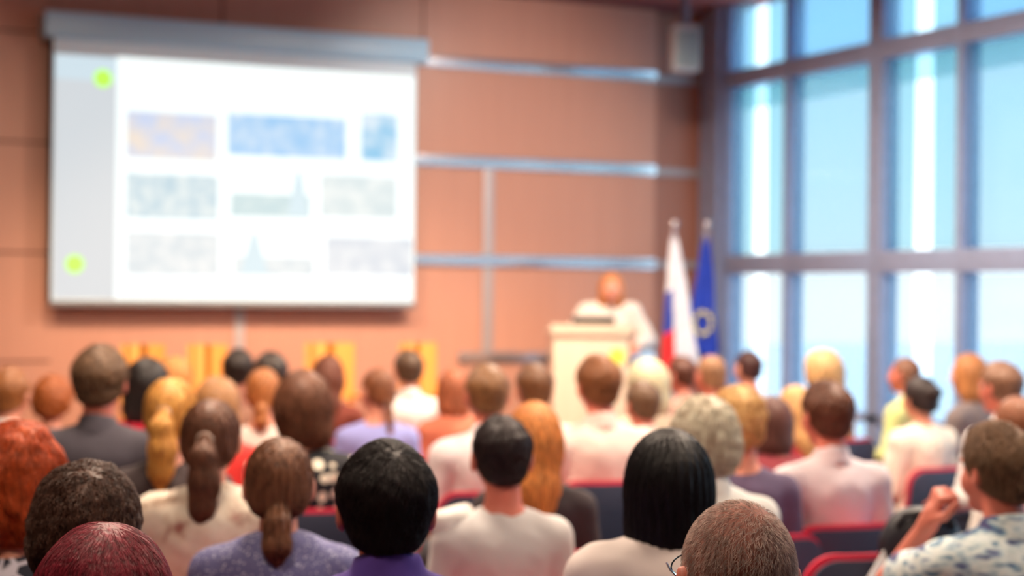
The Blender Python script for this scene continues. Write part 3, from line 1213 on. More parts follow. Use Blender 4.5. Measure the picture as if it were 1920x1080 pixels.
# ---------------------------------------------------------------- flags
def flag(px, ptop, pbot, t, label, kind):
    b = at(px, ptop, t)
    root = thing('flag', label, 'flag', (b.x, b.y, .25), -YAW)
    Ht = b.z - .25
    bm = bmesh.new()
    cyl_bm(bm, (0, 0, 0), (0, 0, Ht), .014)
    link('pole', fin(bm, 'pole'), plain('pole_white', (.72, .68, .72), .35, .4), root)
    bm = bmesh.new()
    cyl_bm(bm, (0, 0, 0), (0, 0, .04), .16, .14, 24)
    cyl_bm(bm, (0, 0, .04), (0, 0, .10), .04, .02, 16)
    link('base', fin(bm, 'base'), M_alu_m, root)
    bm = bmesh.new()
    bmesh.ops.create_uvsphere(bm, u_segments=12, v_segments=8, radius=.03, matrix=Matrix.Translation((0, 0, Ht + .02)))
    link('finial', fin(bm, 'finial'), M_alu, root)
    # hanging folded cloth
    zt_, zb_ = Ht - .07, at(px, pbot, t).z - .25
    nu, nv = 64, 40
    V, F, fm = [], [], []
    for j in range(nv + 1):
        v = j / nv
        rx = .020 + (.095 if kind == 'tri' else .082) * v ** .8
        for i in range(nu):
            a = 2 * PI * i / nu
            fold = 1 + .22 * math.sin(7 * a + 2.0 * v) * min(1, v * 2.5) + .08 * math.sin(13 * a - 3 * v)
            sh_ = (.05 * v if kind == 'tri' else -.035 * v)
            V.append((sh_ + rx * fold * math.cos(a), rx * .5 * fold * math.sin(a), zt_ + (zb_ - zt_) * v + .05 * v * math.sin(3 * a + 1)))
    for j in range(nv):
        for i in range(nu):
            F.append((j * nu + i, j * nu + (i + 1) % nu, (j + 1) * nu + (i + 1) % nu, (j + 1) * nu + i))
            x = math.cos(2 * PI * (i + .5) / nu)
            v = j / nv
            if kind == 'tri':
                k = 0 if x > -.45 + .35 * (v - .5) else (0 if v < .40 else (1 if v < .68 else 2))
                if v > .7 and x < -.3:
                    k = 2
            else:
                k = 0
            fm.append(k)
    me = np_mesh('cloth', np.array(V), np.array(F), np.array(fm))
    ms = [plain('flag_white', (.86, .88, .95), .7), plain('flag_blue', (.16, .25, .66), .7), plain('flag_red', (.86, .14, .18), .7)] if kind == 'tri' else [plain('flag_eu_blue', (.02, .20, .68), .65)]
    cl0 = link('cloth', me, ms, root)
    if kind == 'eu':
        bm = bmesh.new()
        zc = at(px, 605, t).z - .25
        for k in range(12):
            a = 2 * PI * k / 12
            cx, cz = -.03 + .062 * math.cos(a), zc + .078 * math.sin(a)
            pts = []
            for q in range(10):
                r = .019 if q % 2 == 0 else .008
                b_ = PI / 2 + q * PI / 5
                pts.append(bm.verts.new((cx + r * math.cos(b_), -.085 + .9 * (cx + .03) ** 2 * 6, cz + r * math.sin(b_))))
            bm.faces.new(pts)
        r_ = bmesh.ops.extrude_face_region(bm, geom=bm.faces[:])
        for v in r_['geom']:
            if isinstance(v, bmesh.types.BMVert):
                v.co.y += .004
        link('star_ring', fin(bm, 'star_ring', False), plain('flag_gold', (1, .94, .30), .6), cl0)
    return root


flag(1264, 425, 700, 11.9, 'white, blue and red flag hanging on a pole behind the lectern', 'tri')
flag(1325, 425, 668, 12.0, 'blue flag with a ring of gold stars hanging on a pole in the corner', 'eu')

# ---------------------------------------------------------------- wooden chairs and table on the stage
M_ora = wood_panel('orange_beech', (.90, .62, .31), (.93, .66, .35), .4)


def stage_chair(px, wpx, ptop, Y, label):
    p = at_y(px, 700, Y)
    zt_ = at_y(px, ptop, Y).z - .25
    t = p.x * math.sin(YAW) + p.y * math.cos(YAW)
    w = wpx * t / FPX
    r = thing('wooden_armchair', label, 'chair', (p.x, p.y, .25), rad(-8), 'wooden chairs on the stage')
    w2 = w / 2
    bm = bmesh.new()
    n = 12
    for k in range(n):
        x0, x1 = -w2 + w * k / n, -w2 + w * (k + 1) / n
        ya, yb = .05 * (2 * x0 / w) ** 2, .05 * (2 * x1 / w) ** 2
        vs = [bm.verts.new(c) for c in ((x0, .22 - ya, .62), (x1, .22 - yb, .62), (x1, .24 - yb, zt_), (x0, .24 - ya, zt_),
                                        (x0, .245 - ya, .62), (x1, .245 - yb, .62), (x1, .265 - yb, zt_), (x0, .265 - ya, zt_))]
        for q in ((0, 1, 2, 3), (7, 6, 5, 4), (3, 2, 6, 7), (1, 0, 4, 5), (0, 3, 7, 4), (2, 1, 5, 6)):
            bm.faces.new([vs[z] for z in q])
    bmesh.ops.remove_doubles(bm, verts=bm.verts[:], dist=.0005)
    link('backrest', fin(bm, 'backrest'), M_ora, r)
    boxes('seat', [((-w2, -.24, .42), (w2, .24, .47))], plain('seat_red', (.72, .16, .16), .8), r, bevel=.015)
    for sx0 in (-1, 1):
        for sy0 in (-1, 1):
            boxes('leg', [((sx0 * (w2 - .02) - .018, sy0 * .21 - .018, 0), (sx0 * (w2 - .02) + .018, sy0 * .21 + .018, .64 if sy0 > 0 else .43))], M_ora, r, bevel=.004)
        boxes('armrest', [((sx0 * (w2 + .005) - .022, -.2, .64), (sx0 * (w2 + .005) + .022, .24, .665))], M_ora, r, bevel=.006)
    return r


stage_chair(272, 84, 648, 10.4, 'orange wooden armchair on the stage, the one furthest from the lectern')
stage_chair(395, 76, 648, 10.4, 'orange wooden armchair on the stage behind the black-haired listeners')
stage_chair(628, 96, 645, 10.4, 'wide orange wooden armchair on the stage under the screen\'s right half')
stage_chair(796, 72, 645, 10.4, 'orange wooden armchair on the stage nearest to the lectern')

# ---------------------------------------------------------------- ceiling lights
for i, (x, y) in enumerate(CEILING_LIGHTS):
    r = thing('ceiling_light', 'round white ceiling light ' + ['in front of the screen', 'in front of the lectern', 'over the left middle rows', 'over the right middle rows', 'over the rear left rows', 'over the rear right rows', 'beside the left wall'][i], 'ceiling light', (x, y, CEIL), 0, 'round ceiling lights above the audience')
    bm = bmesh.new()
    cyl_bm(bm, (0, 0, -.05), (0, 0, 0), .36, .38, 32)
    link('housing', fin(bm, 'housing'), M_alu_m, r)
    bm = bmesh.new()
    cyl_bm(bm, (0, 0, -.056), (0, 0, -.051), .33, seg=32)
    link('diffuser', fin(bm, 'diffuser'), emit('lamp_glow', (1, .86, .66), 3.0), r)
    a = area('lamp', (0, 0, -.07), (0, 0, 0), .6, CL_POWER[i], WARM, spread=rad(172))
    a.parent = r
for i, (p, tg, e_) in enumerate(STAGE_SPOTS):
    r = thing('stage_spotlight', 'black ceiling spotlight aimed at ' + ['the upper wall right of the screen, added to brighten it', 'the wall just under the screen', 'the stage chairs right of the screen middle', 'the lectern', 'the stage chairs on the left'][i], 'spotlight', p, 0, 'stage spotlights on the ceiling')
    d = (Vector(tg) - Vector(p)).normalized()
    bm = bmesh.new()
    cyl_bm(bm, Vector((0, 0, 0)) - d * .16, Vector((0, 0, 0)) + d * .02, .05, .07, 20)
    cyl_bm(bm, (0, 0, 0), (0, 0, CEIL - p[2]), .012)
    link('housing', fin(bm, 'housing'), M_blk, r)
    s_ = spot('lamp', d * .05, Vector(tg) - Vector(p), e_, (1.0, .84, .74) if i == 0 else (1.0, .72, .48), 75 if i == 0 else 62, .9, .06)
    s_.parent = r

# ================================================================ CHAIRS
M_shell = plain('chair_shell', (.25, .29, .38), .42, noise=.05)
M_pad = plain('chair_red', (.88, .17, .30), .7, noise=.06)
M_leg = plain('chair_metal', (.55, .55, .58), .3, .8)


def rounded_slab(bm, w, z0, z1, y, th, rc, bend=.03, tilt=.06, n=10):
    """backrest: rounded upper corners, slight curve, grown along +-y"""
    prof = []
    w2 = w / 2
    prof += [(-w2, z0), (w2, z0)]
    for k in range(n + 1):
        a = k / n * PI / 2
        prof.append((w2 - rc + rc * math.cos(a), z1 - rc + rc * math.sin(a)))
    m = 8
    for k in range(1, m):
        prof.append((w2 - rc - (w - 2 * rc) * k / m, z1))
    for k in range(n + 1):
        a = PI / 2 + k / n * PI / 2
        prof.append((-w2 + rc + rc * math.cos(a), z1 - rc + rc * math.sin(a)))
    # concentric rows for a smooth curve
    cx, cz = 0, (z0 + z1) / 2

    def yy(x, z):
        return y - tilt * (z - z0) / (z1 - z0) + bend * (x / w2) ** 2
    rings = []
    for sgn in (0, 1):
        for sc_ in ((1.0, .7, .35) if sgn == 0 else (.35, .7, 1.0)):
            ins = .35 * th if sc_ == 1.0 else 0
            rings.append([bm.verts.new((cx + (x - cx) * sc_, yy(cx + (x - cx) * sc_, cz + (z - cz) * sc_) + (th - ins if sgn else ins), cz + (z - cz) * sc_)) for x, z in prof])
    k = len(prof)
    order = rings
    for A, B in zip(order[:2], order[1:3]):
        for i in range(k):
            bm.faces.new((A[i], A[(i + 1) % k], B[(i + 1) % k], B[i]))
    for A, B in zip(order[3:5], order[4:6]):
        for i in range(k):
            bm.faces.new((A[i], A[(i + 1) % k], B[(i + 1) % k], B[i]))
    A, B = order[5], order[0]
    for i in range(k):
        bm.faces.new((A[i], A[(i + 1) % k], B[(i + 1) % k], B[i]))
    bm.faces.new(order[2])
    bm.faces.new(order[3][::-1])


def chair_meshes():
    D = {}
    bm = bmesh.new()
    rounded_slab(bm, .455, .48, .835, -.197, .022, .078)
    D['back_shell'] = fin(bm, 'back_shell')
    bm = bmesh.new()
    rounded_slab(bm, .47, .48, .850, -.174, .035, .085)
    D['back_cushion'] = fin(bm, 'back_cushion')
    bm = bmesh.new()
    box_bm(bm, (-.235, -.17, .40), (.235, .27, .445))
    D['seat'] = fin(bm, 'seat', bevel=.018, seg=3)
    bm = bmesh.new()
    tube_bm(bm, [(-.22, -.16, .40), (-.22, .24, .40)], .011)
    tube_bm(bm, [(.22, -.16, .40), (.22, .24, .40)], .011)
    tube_bm(bm, [(-.22, -.16, .39), (.22, -.16, .39)], .011)
    D['seat_frame'] = fin(bm, 'seat_frame')
    for n, (x, y, x2, y2, z2) in {'leg_a': (-.24, .25, -.22, .22, .40), 'leg_b': (.24, .25, .22, .22, .40),
                                  'leg_c': (-.24, -.26, -.22, -.165, .40), 'leg_d': (.24, -.26, .22, -.165, .40)}.items():
        bm = bmesh.new()
        tube_bm(bm, [(x, y, 0), (x2, y2, z2)] + ([(x2, -.180, .55)] if y < 0 else []), .011)
        D[n] = fin(bm, n)
    return D


CH = chair_meshes()


def chair(x, y, rz, s, label):
    r = thing('audience_chair', label, 'chair', (x, y, 0), rz, 'red and grey audience chairs', s)
    with_mats('back_shell', CH['back_shell'], M_shell, r)['label'] = 'dark grey rear shell'
    with_mats('back_cushion', CH['back_cushion'], M_pad, r)['label'] = 'red padded edge'
    with_mats('seat', CH['seat'], M_pad, r)
    with_mats('seat_frame', CH['seat_frame'], M_leg, r)
    for k in ('leg_a', 'leg_b', 'leg_c', 'leg_d'):
        with_mats('leg', CH[k], M_leg, r)
    return r


# ================================================================ PEOPLE
JM, JF = J_seated(False), J_seated(True)
JC = J_seated(False, cheek=True)
JN = J_seated(False, narrow=True)
BODY = {'m': make_body(JM, 0), 'ml': make_body(JM, rad(28)), 'mr': make_body(JM, rad(-28)),
        'f': make_body(JF, 0), 'fl': make_body(JF, rad(28)), 'fr': make_body(JF, rad(-32)), 'mc': make_body(JC, rad(12)), 'mn': make_body(JN, 0)}
YAWS = {'m': 0, 'ml': rad(28), 'mr': rad(-28), 'f': 0, 'fl': rad(28), 'fr': rad(-32), 'mc': rad(12), 'mn': 0}
TOPM = {('m', 'long'): make_top(JM, 'shirt', .016, 'long', False, 1), ('m', 'collar'): make_top(JM, 'shirt', .014, 'long', True, 2, .0045),
        ('m', 'suit'): make_top(JM, 'jacket', .024, 'long', True, 3, .003), ('m', 'short'): make_top(JM, 'shirt', .014, 'short', False, 4),
        ('f', 'long'): make_top(JF, 'blouse', .013, 'long', False, 5), ('f', 'collar'): make_top(JF, 'blouse', .013, 'long', True, 6),
        ('f', 'loose'): make_top(JF, 'blouse', .026, 'long', False, 7, .006), ('f', 'short'): make_top(JF, 'blouse', .012, 'short', False, 8),
        ('mn', 'long'): make_top(JN, 'shirt', .012, 'long', False, 11), ('mn', 'collar'): make_top(JN, 'shirt', .014, 'long', True, 2, .0045),
        ('mc', 'short'): make_top(JC, 'shirt', .020, 'short', True, 9, .005)}
TRM = {'m': make_trousers(JM, 'trousers'), 'f': make_trousers(JF, 'trousers', .008), 'mc': make_trousers(JC, 'trousers'), 'mn': make_trousers(JN, 'trousers')}
SHOE = {(k, s): make_shoe(j, s, 'shoe') for k, j in (('m', JM), ('f', JF)) for s in 'lr'}


def skin_mat(name, c):
    m, t, b = mat(name)
    b.inputs['Roughness'].default_value = .5
    b.inputs['Base Color'].default_value = lin(c)
    N = t.nodes
    nz = N.new('ShaderNodeTexNoise')
    nz.inputs['Scale'].default_value = 30
    mx = N.new('ShaderNodeMix')
    mx.data_type = 'RGBA'
    cl = lin(c)
    mx.inputs[6].default_value = cl
    mx.inputs[7].default_value = (min(1, cl[0] * 1.1), cl[1] * .82, cl[2] * .8, 1)
    co = N.new('ShaderNodeTexCoord')
    t.links.new(co.outputs['Object'], nz.inputs['Vector'])
    t.links.new(nz.outputs['Fac'], mx.inputs[0])
    t.links.new(mx.outputs[2], b.inputs['Base Color'])
    b.inputs['Subsurface Weight'].default_value = 0.0
    return m


SK = {'a': skin_mat('skin_light', (.86, .62, .52)), 'b': skin_mat('skin_ruddy', (.82, .50, .42)), 'c': skin_mat('skin_tan', (.74, .50, .40))}
M_eye, M_iris, M_lip = plain('eye_white', (.9, .88, .86), .25), plain('iris_brown', (.18, .10, .07), .2), plain('lips', (.70, .36, .34), .45)
M_tr = [plain('trousers_navy', (.14, .16, .24), .85), plain('trousers_grey', (.30, .30, .32), .85), plain('trousers_black', (.07, .07, .08), .85), plain('jeans', (.22, .30, .45), .9)]
M_shoe = plain('shoe_black', (.06, .05, .05), .4)
HC = {}
M_scalp = ramp_noise_mat('scalp', [(.74, .48, .42), (.64, .44, .39), (.52, .40, .37)], 14)


def hc(c):
    if c not in HC:
        HC[c] = hair_mat('hair_%d' % len(HC), c)
    return HC[c]


_cl = {}


def cloth(spec):
    if isinstance(spec, str):
        return PAT[spec]
    if spec not in _cl:
        _cl[spec] = plain('cloth_%d' % len(_cl), spec, .85, noise=.04, scale=9, sheen=.1)
    return _cl[spec]


PAT = {
    'giraffe': voronoi_mat('giraffe_print', (.04, .05, .16), (.86, .84, .90), 20, .09, soft=.02),
    'dots': voronoi_mat('dotted_dress', (.05, .05, .10), (.96, .92, .84), 17, .38, 'F1', .02, rand=.35),
    'knitdots': voronoi_mat('speckled_knit', (.42, .42, .62), (.80, .82, .93), 100, .26, 'F1', .08, rand=.9),
    'floral': ramp_noise_mat('floral_blouse', [(.66, .44, .40), (.90, .84, .76), (.95, .91, .84), (.93, .86, .78), (.70, .60, .52)], 13),
    'plaid': ramp_noise_mat('checked_shirt', [(.22, .18, .38), (.40, .44, .62), (.70, .80, .84), (.90, .93, .93), (.80, .86, .86), (.38, .55, .68), (.26, .26, .46)], 10, (1.2, 1, 3.6), rad(35), detail=6),
}

# (id, centre px, hair top py, head width px, body, hair style, hair colour, top kind, cloth, skin, yaw offset deg, label, short, options)
WHT, CRM, PNK = (.93, .92, .92), (.94, .90, .84), (.92, .83, .84)
DK, BLK, BRN, LBR = (.20, .13, .10), (.07, .06, .08), (.30, .19, .13), (.46, .32, .22)
AUB, ORG, BLO, GLD = (.55, .24, .10), (.72, .36, .14), (.86, .70, .46), (.80, .56, .27)
P = [
 ('A', 1386, 938, 200, 'm', 'cropped', (.80, .70, .66), 'collar', (.35, .38, .48), 'b', 0, 'person with closely cropped grey hair and thin glasses, in sharp focus in front', 'the cropped grey-haired person', {'s': .97}),
 ('B', 197, 980, 205, 'f', 'big', (.52, .12, .20), 'long', (.22, .12, .20), 'a', 0, 'person with smooth burgundy hair in the lowest left row', 'the burgundy-haired person', {}),
 ('C', 163, 866, 172, 'f', 'curly', (.36, .24, .19), 'long', (.20, .16, .24), 'a', 0, 'person with short dark brown curly hair behind the burgundy head', 'the dark curly-haired person', {}),
 ('D', 38, 790, 128, 'f', 'wavy', (.82, .36, .17), 'short', 'giraffe', 'a', 10, 'person with wavy copper-red hair and a dark top with white net print', 'the copper-haired person', {}),
 ('E', 524, 820, 116, 'f', 'lowpony', (.52, .35, .25), 'long', 'knitdots', 'a', 0, 'person with a short brown ponytail and a speckled lilac-blue sweater', 'the person in the speckled sweater', {'lift': .035}),
 ('F', 396, 748, 98, 'f', 'ponytail', (.44, .28, .20), 'loose', 'floral', 'a', -8, 'person with a long dark brown ponytail and a cream patterned blouse', 'the person in the cream patterned blouse', {'lift': .02}),
 ('G', 726, 832, 162, 'm', 'short', (.13, .09, .10), 'collar', (.33, .22, .60), 'b', 0, 'person with thick black hair and a purple collared shirt', 'the person in the purple shirt', {'lift': .035}),
 ('H', 942, 780, 104, 'mn', 'short', (.15, .09, .10), 'long', (.84, .83, .83), 'b', 0, 'person with short dark hair and a pale grey sweater', 'the person in the pale grey sweater', {'thick': .008, 'bx': .94, 'lift': .008}),
 ('I', 1003, 752, 88, 'f', 'long', (.80, .52, .27), 'long', (.18, .13, .15), 'a', -10, 'person with long golden hair and a black top, beside the pale grey sweater', 'the golden-haired person in black', {}),
 ('J', 1254, 803, 140, 'f', 'bob', (.060, .045, .065), 'loose', (.90, .85, .83), 'a', 0, 'person with a glossy black bob and a cream cardigan', 'the black-bobbed person', {'lift': .05}),
 ('K', 1322, 742, 106, 'f', 'curly', (1.0, .88, .74), 'collar', (.95, .95, .93), 'a', 0, 'person with pale blonde-white hair and a white shirt behind the black bob', 'the white-haired person', {'lift': .03}),
 ('L', 1388, 722, 76, 'fr', 'curly', (.95, .68, .44), 'short', (.38, .32, .44), 'a', 0, 'person with short curly blonde hair and a greyish purple top', 'the curly blonde person', {}),
 ('M', 1552, 716, 86, 'm', 'short', (.42, .26, .19), 'collar', (.88, .82, .84), 'b', 0, 'person with short brown hair and a pale pinkish shirt, broad back to the camera', 'the person in the pale pink shirt', {}),
 ('O', 1874, 797, 112, 'mc', 'short', (.56, .44, .34), 'short', 'plaid', 'b', 0, 'person resting the cheek on the left hand, in a blue and white checked shirt', 'the person in the checked shirt', {}),
 ('AE', 569, 696, 90, 'f', 'big', (.44, .28, .20), 'short', 'dots', 'a', 0, 'person with full brown hair and a black dress with cream dots', 'the person in the dotted dress', {}),
 ('AJ', 321, 708, 84, 'f', 'ponytail', (.95, .62, .32), 'long', (.24, .19, .20), 'a', -10, 'person with a golden blonde ponytail in front of the black-haired person in crimson', 'the golden ponytail', {}),
 ('AL', 188, 650, 94, 'm', 'short', (.46, .35, .26), 'suit', (.26, .24, .28), 'b', 0, 'person with brown hair and a dark grey suit jacket', 'the person in the grey suit', {}),
 ('AA', 914, 684, 66, 'm', 'short', (.48, .33, .20), 'collar', (.92, .88, .89), 'b', 0, 'person with light brown hair and a pale pinkish-white shirt, behind the grey sweater', 'the light-brown-haired person in white', {}),
 ('Y', 1123, 667, 72, 'm', 'short', (.54, .34, .20), 'collar', (.95, .84, .80), 'b', 0, 'person with brown hair and a peach-white shirt right before the lectern', 'the person before the lectern', {}),
 ('Z', 1003, 682, 60, 'm', 'short', (.42, .27, .15), 'collar', (.97, .95, .90), 'c', 0, 'person with short brown hair and a bright white shirt left of the lectern', 'the brown-haired person in bright white', {}),
 ('AB', 767, 656, 44, 'mn', 'short', (.36, .27, .20), 'collar', (.97, .95, .93), 'a', 0, 'person in a bright white shirt sitting far forward under the screen\'s right edge', 'the person under the screen edge', {}),
 ('AC', 708, 690, 58, 'fl', 'braid', (.50, .30, .18), 'short', (.64, .66, .92), 'a', 0, 'person with a thin braid over a lilac-blue shirt', 'the person with the braid', {}),
 ('AD', 616, 664, 50, 'f', 'long', (.42, .22, .14), 'long', (.50, .22, .16), 'a', -15, 'person with long auburn-brown hair in front of the wide stage chair', 'the long auburn hair', {}),
 ('AF', 494, 690, 62, 'f', 'lowpony', (.68, .42, .22), 'short', (.93, .88, .84), 'a', 0, 'person with orange-blonde tied hair and a white top over a red chair', 'the orange-blonde person', {}),
 ('AG', 447, 655, 56, 'm', 'short', (.17, .13, .11), 'collar', (.60, .40, .34), 'c', 0, 'person with black hair far forward, the left one of the dark-haired pair', 'the left one of the dark pair', {}),
 ('AH', 508, 660, 48, 'm', 'short', (.20, .15, .12), 'collar', (.66, .48, .40), 'c', 0, 'person with black hair far forward, the right one of the dark-haired pair', 'the right one of the dark pair', {}),
 ('AI', 408, 704, 70, 'f', 'big', (.66, .47, .30), 'long', (.92, .22, .20), 'a', 0, 'person with light brown hair just behind the long dark ponytail', 'the light brown hair behind the ponytail', {}),
 ('AK', 276, 672, 76, 'f', 'bob', (.11, .08, .08), 'short', (.82, .08, .22), 'a', 0, 'person with short black hair and a crimson top', 'the person in crimson', {}),
 ('AM', 100, 704, 70, 'f', 'curly', (.62, .33, .14), 'long', (.30, .24, .28), 'a', 0, 'person with round orange hair beside the grey suit', 'the round orange hair', {}),
 ('AN', 18, 690, 60, 'm', 'short', (.58, .36, .19), 'collar', (.95, .94, .92), 'a', 0, 'person with ginger hair and a white collar at the far left', 'the ginger-haired person', {}),
 ('AO', 328, 668, 52, 'f', 'bob', (.82, .54, .28), 'long', (.75, .45, .30), 'a', 0, 'person with blonde hair behind the crimson top and the golden ponytail', 'the blonde behind the crimson top', {}),
 ('AQ', 850, 690, 46, 'f', 'bob', (.66, .38, .25), 'long', (.88, .50, .38), 'a', 0, 'person with reddish hair beside the white shirt far forward', 'the reddish hair far forward', {}),
 ('N', 1543, 655, 60, 'f', 'big', (.80, .64, .44), 'long', (.88, .70, .55), 'a', 0, 'person with pale blonde hair seen above the brown-haired person in pink', 'the pale blonde against the window', {}),
 ('P1', 1699, 668, 50, 'm', 'receding', (.52, .36, .28), 'collar', (.90, .93, .62), 'b', 10, 'person with close brown hair and a lime-yellow shirt against the window', 'the person in lime yellow', {}),
 ('P2', 1726, 706, 62, 'f', 'bun', (.16, .11, .11), 'loose', (.94, .90, .84), 'a', -12, 'person with black hair in a bun and a cream blouse', 'the black bun', {}),
 ('Q', 1818, 662, 48, 'f', 'bob', (.70, .46, .27), 'long', (.50, .45, .45), 'a', 0, 'person with ginger-blonde hair and a grey top against the window', 'the ginger-blonde person at the window', {}),
 ('R', 1879, 678, 58, 'm', 'short', (.48, .34, .26), 'collar', (.94, .93, .92), 'b', 0, 'person with brown hair and a white shirt at the window, furthest right in its row', 'the brown-haired person at the window', {}),
 ('Sx', 1908, 742, 66, 'f', 'bob', (.48, .28, .17), 'long', (.93, .91, .88), 'a', 0, 'person with auburn hair right behind the checked shirt', 'the auburn hair behind the checked shirt', {}),
 ('T', 1404, 656, 36, 'f', 'bun', (.24, .12, .12), 'long', (.90, .90, .95), 'a', -30, 'person with small dark tied-up hair and a white shirt against the bright window slot', 'the small dark hair at the window', {}),
 ('U', 1334, 665, 58, 'm', 'receding', (.58, .42, .30), 'collar', (.90, .84, .78), 'b', 0, 'person with thin light brown hair below the blue flag', 'the thin-haired person below the flag', {}),
 ('V', 1280, 668, 46, 'm', 'short', (.34, .19, .14), 'collar', (.72, .55, .50), 'b', 10, 'person with dark brown hair below the striped flag', 'the person below the striped flag', {}),
 ('Wx', 1214, 674, 66, 'f', 'big', (.92, .82, .66), 'long', (.86, .78, .68), 'a', 0, 'person with very pale blonde hair right of the lectern', 'the very pale blonde', {}),
 ('X', 1206, 714, 58, 'm', 'short', (.40, .29, .20), 'collar', (.86, .80, .76), 'b', 0, 'person with dull brown hair seated just in front of the very pale blonde', 'the dull brown hair', {}),
 ('AS', 1448, 742, 46, 'f', 'bob', (.34, .20, .17), 'long', (.55, .20, .24), 'a', 0, 'person with dark brown hair beside the curly blonde', 'the dark brown hair beside the blonde', {}),
 ('AT', 1492, 722, 52, 'f', 'long', (.86, .62, .40), 'short', (.62, .12, .18), 'a', 0, 'person with long blonde hair and a dark red top', 'the long-haired person in dark red', {}),
]
STR = {  # locks for the nearest heads
    'A': dict(count=10000, length=.013, width=.00036, steps=3, lift=.0045, spread=.45, whorl=(.03, -.045, .112)),
    'B': dict(count=9000, length=.085, width=.00055, steps=7, lift=.0015, spread=.22, whorl=(.01, -.03, .12)),
    'C': dict(count=4500, length=.050, width=.0011, steps=7, lift=.008, wave=1.6, spread=.6),
    'D': dict(count=4500, length=.08, width=.0014, steps=8, lift=.005, wave=.9, spread=.4),
    'G': dict(count=7000, length=.032, width=.0008, steps=4, lift=.004, spread=.4),
    'H': dict(count=3500, length=.02, width=.0008, steps=3, lift=.003, spread=.35),
    'J': dict(count=3500, length=.10, width=.0008, steps=7, lift=.0008, spread=.12),
    'E': dict(count=2500, length=.06, width=.0009, steps=6, lift=.002, spread=.25),
    'O': dict(count=4500, length=.032, width=.0012, steps=5, lift=.007, wave=1.4, spread=.7),
    'K': dict(count=3000, length=.035, width=.0011, steps=6, lift=.006, wave=1.3, spread=.6),
    'L': dict(count=2000, length=.035, width=.0013, steps=6, lift=.007, wave=1.3, spread=.6),
    'I': dict(count=1800, length=.12, width=.0014, steps=7, lift=.002, wave=.4, spread=.25),
    'M': dict(count=2000, length=.022, width=.0012, steps=3, lift=.004, spread=.4),
    'AE': dict(count=1800, length=.09, width=.0014, steps=6, lift=.003, wave=.4, spread=.3),
    'AJ': dict(count=1800, length=.06, width=.0013, steps=6, lift=.003, wave=.3, spread=.3),
    'AL': dict(count=2000, length=.024, width=.0013, steps=3, lift=.005, spread=.5),
    'Y': dict(count=1500, length=.024, width=.0013, steps=3, lift=.005, spread=.5),
    'F': dict(count=2500, length=.06, width=.001, steps=6, lift=.002, spread=.3),
}
DEPTH = {'A': 2.39, 'B': 2.30, 'C': 3.00, 'D': 3.82, 'E': 3.95, 'F': 4.69, 'G': 3.12, 'H': 4.66, 'I': 5.49, 'J': 3.58, 'K': 4.70, 'L': 5.70,
         'M': 5.95, 'O': 4.29, 'AE': 6.22, 'AJ': 5.45, 'AL': 6.06, 'AA': 6.72, 'Y': 6.96, 'Z': 7.73, 'AB': 9.65, 'AC': 8.07, 'AD': 9.24, 'AF': 7.59,
         'AG': 9.23, 'AH': 8.41, 'AI': 6.95, 'AK': 7.57, 'AM': 8.00, 'AN': 7.20, 'AO': 8.35, 'AQ': 8.89, 'N': 9.32, 'P1': 10.05, 'P2': 8.45, 'Q': 9.34,
         'R': 7.69, 'Sx': 6.70, 'T': 10.61, 'U': 9.17, 'V': 10.13, 'Wx': 8.60, 'X': 7.84, 'AS': 7.13, 'AT': 8.03}
FACE = Vector((4.4, 13.5))                # what the audience looks at
placed = []
rnd = random.Random(4)
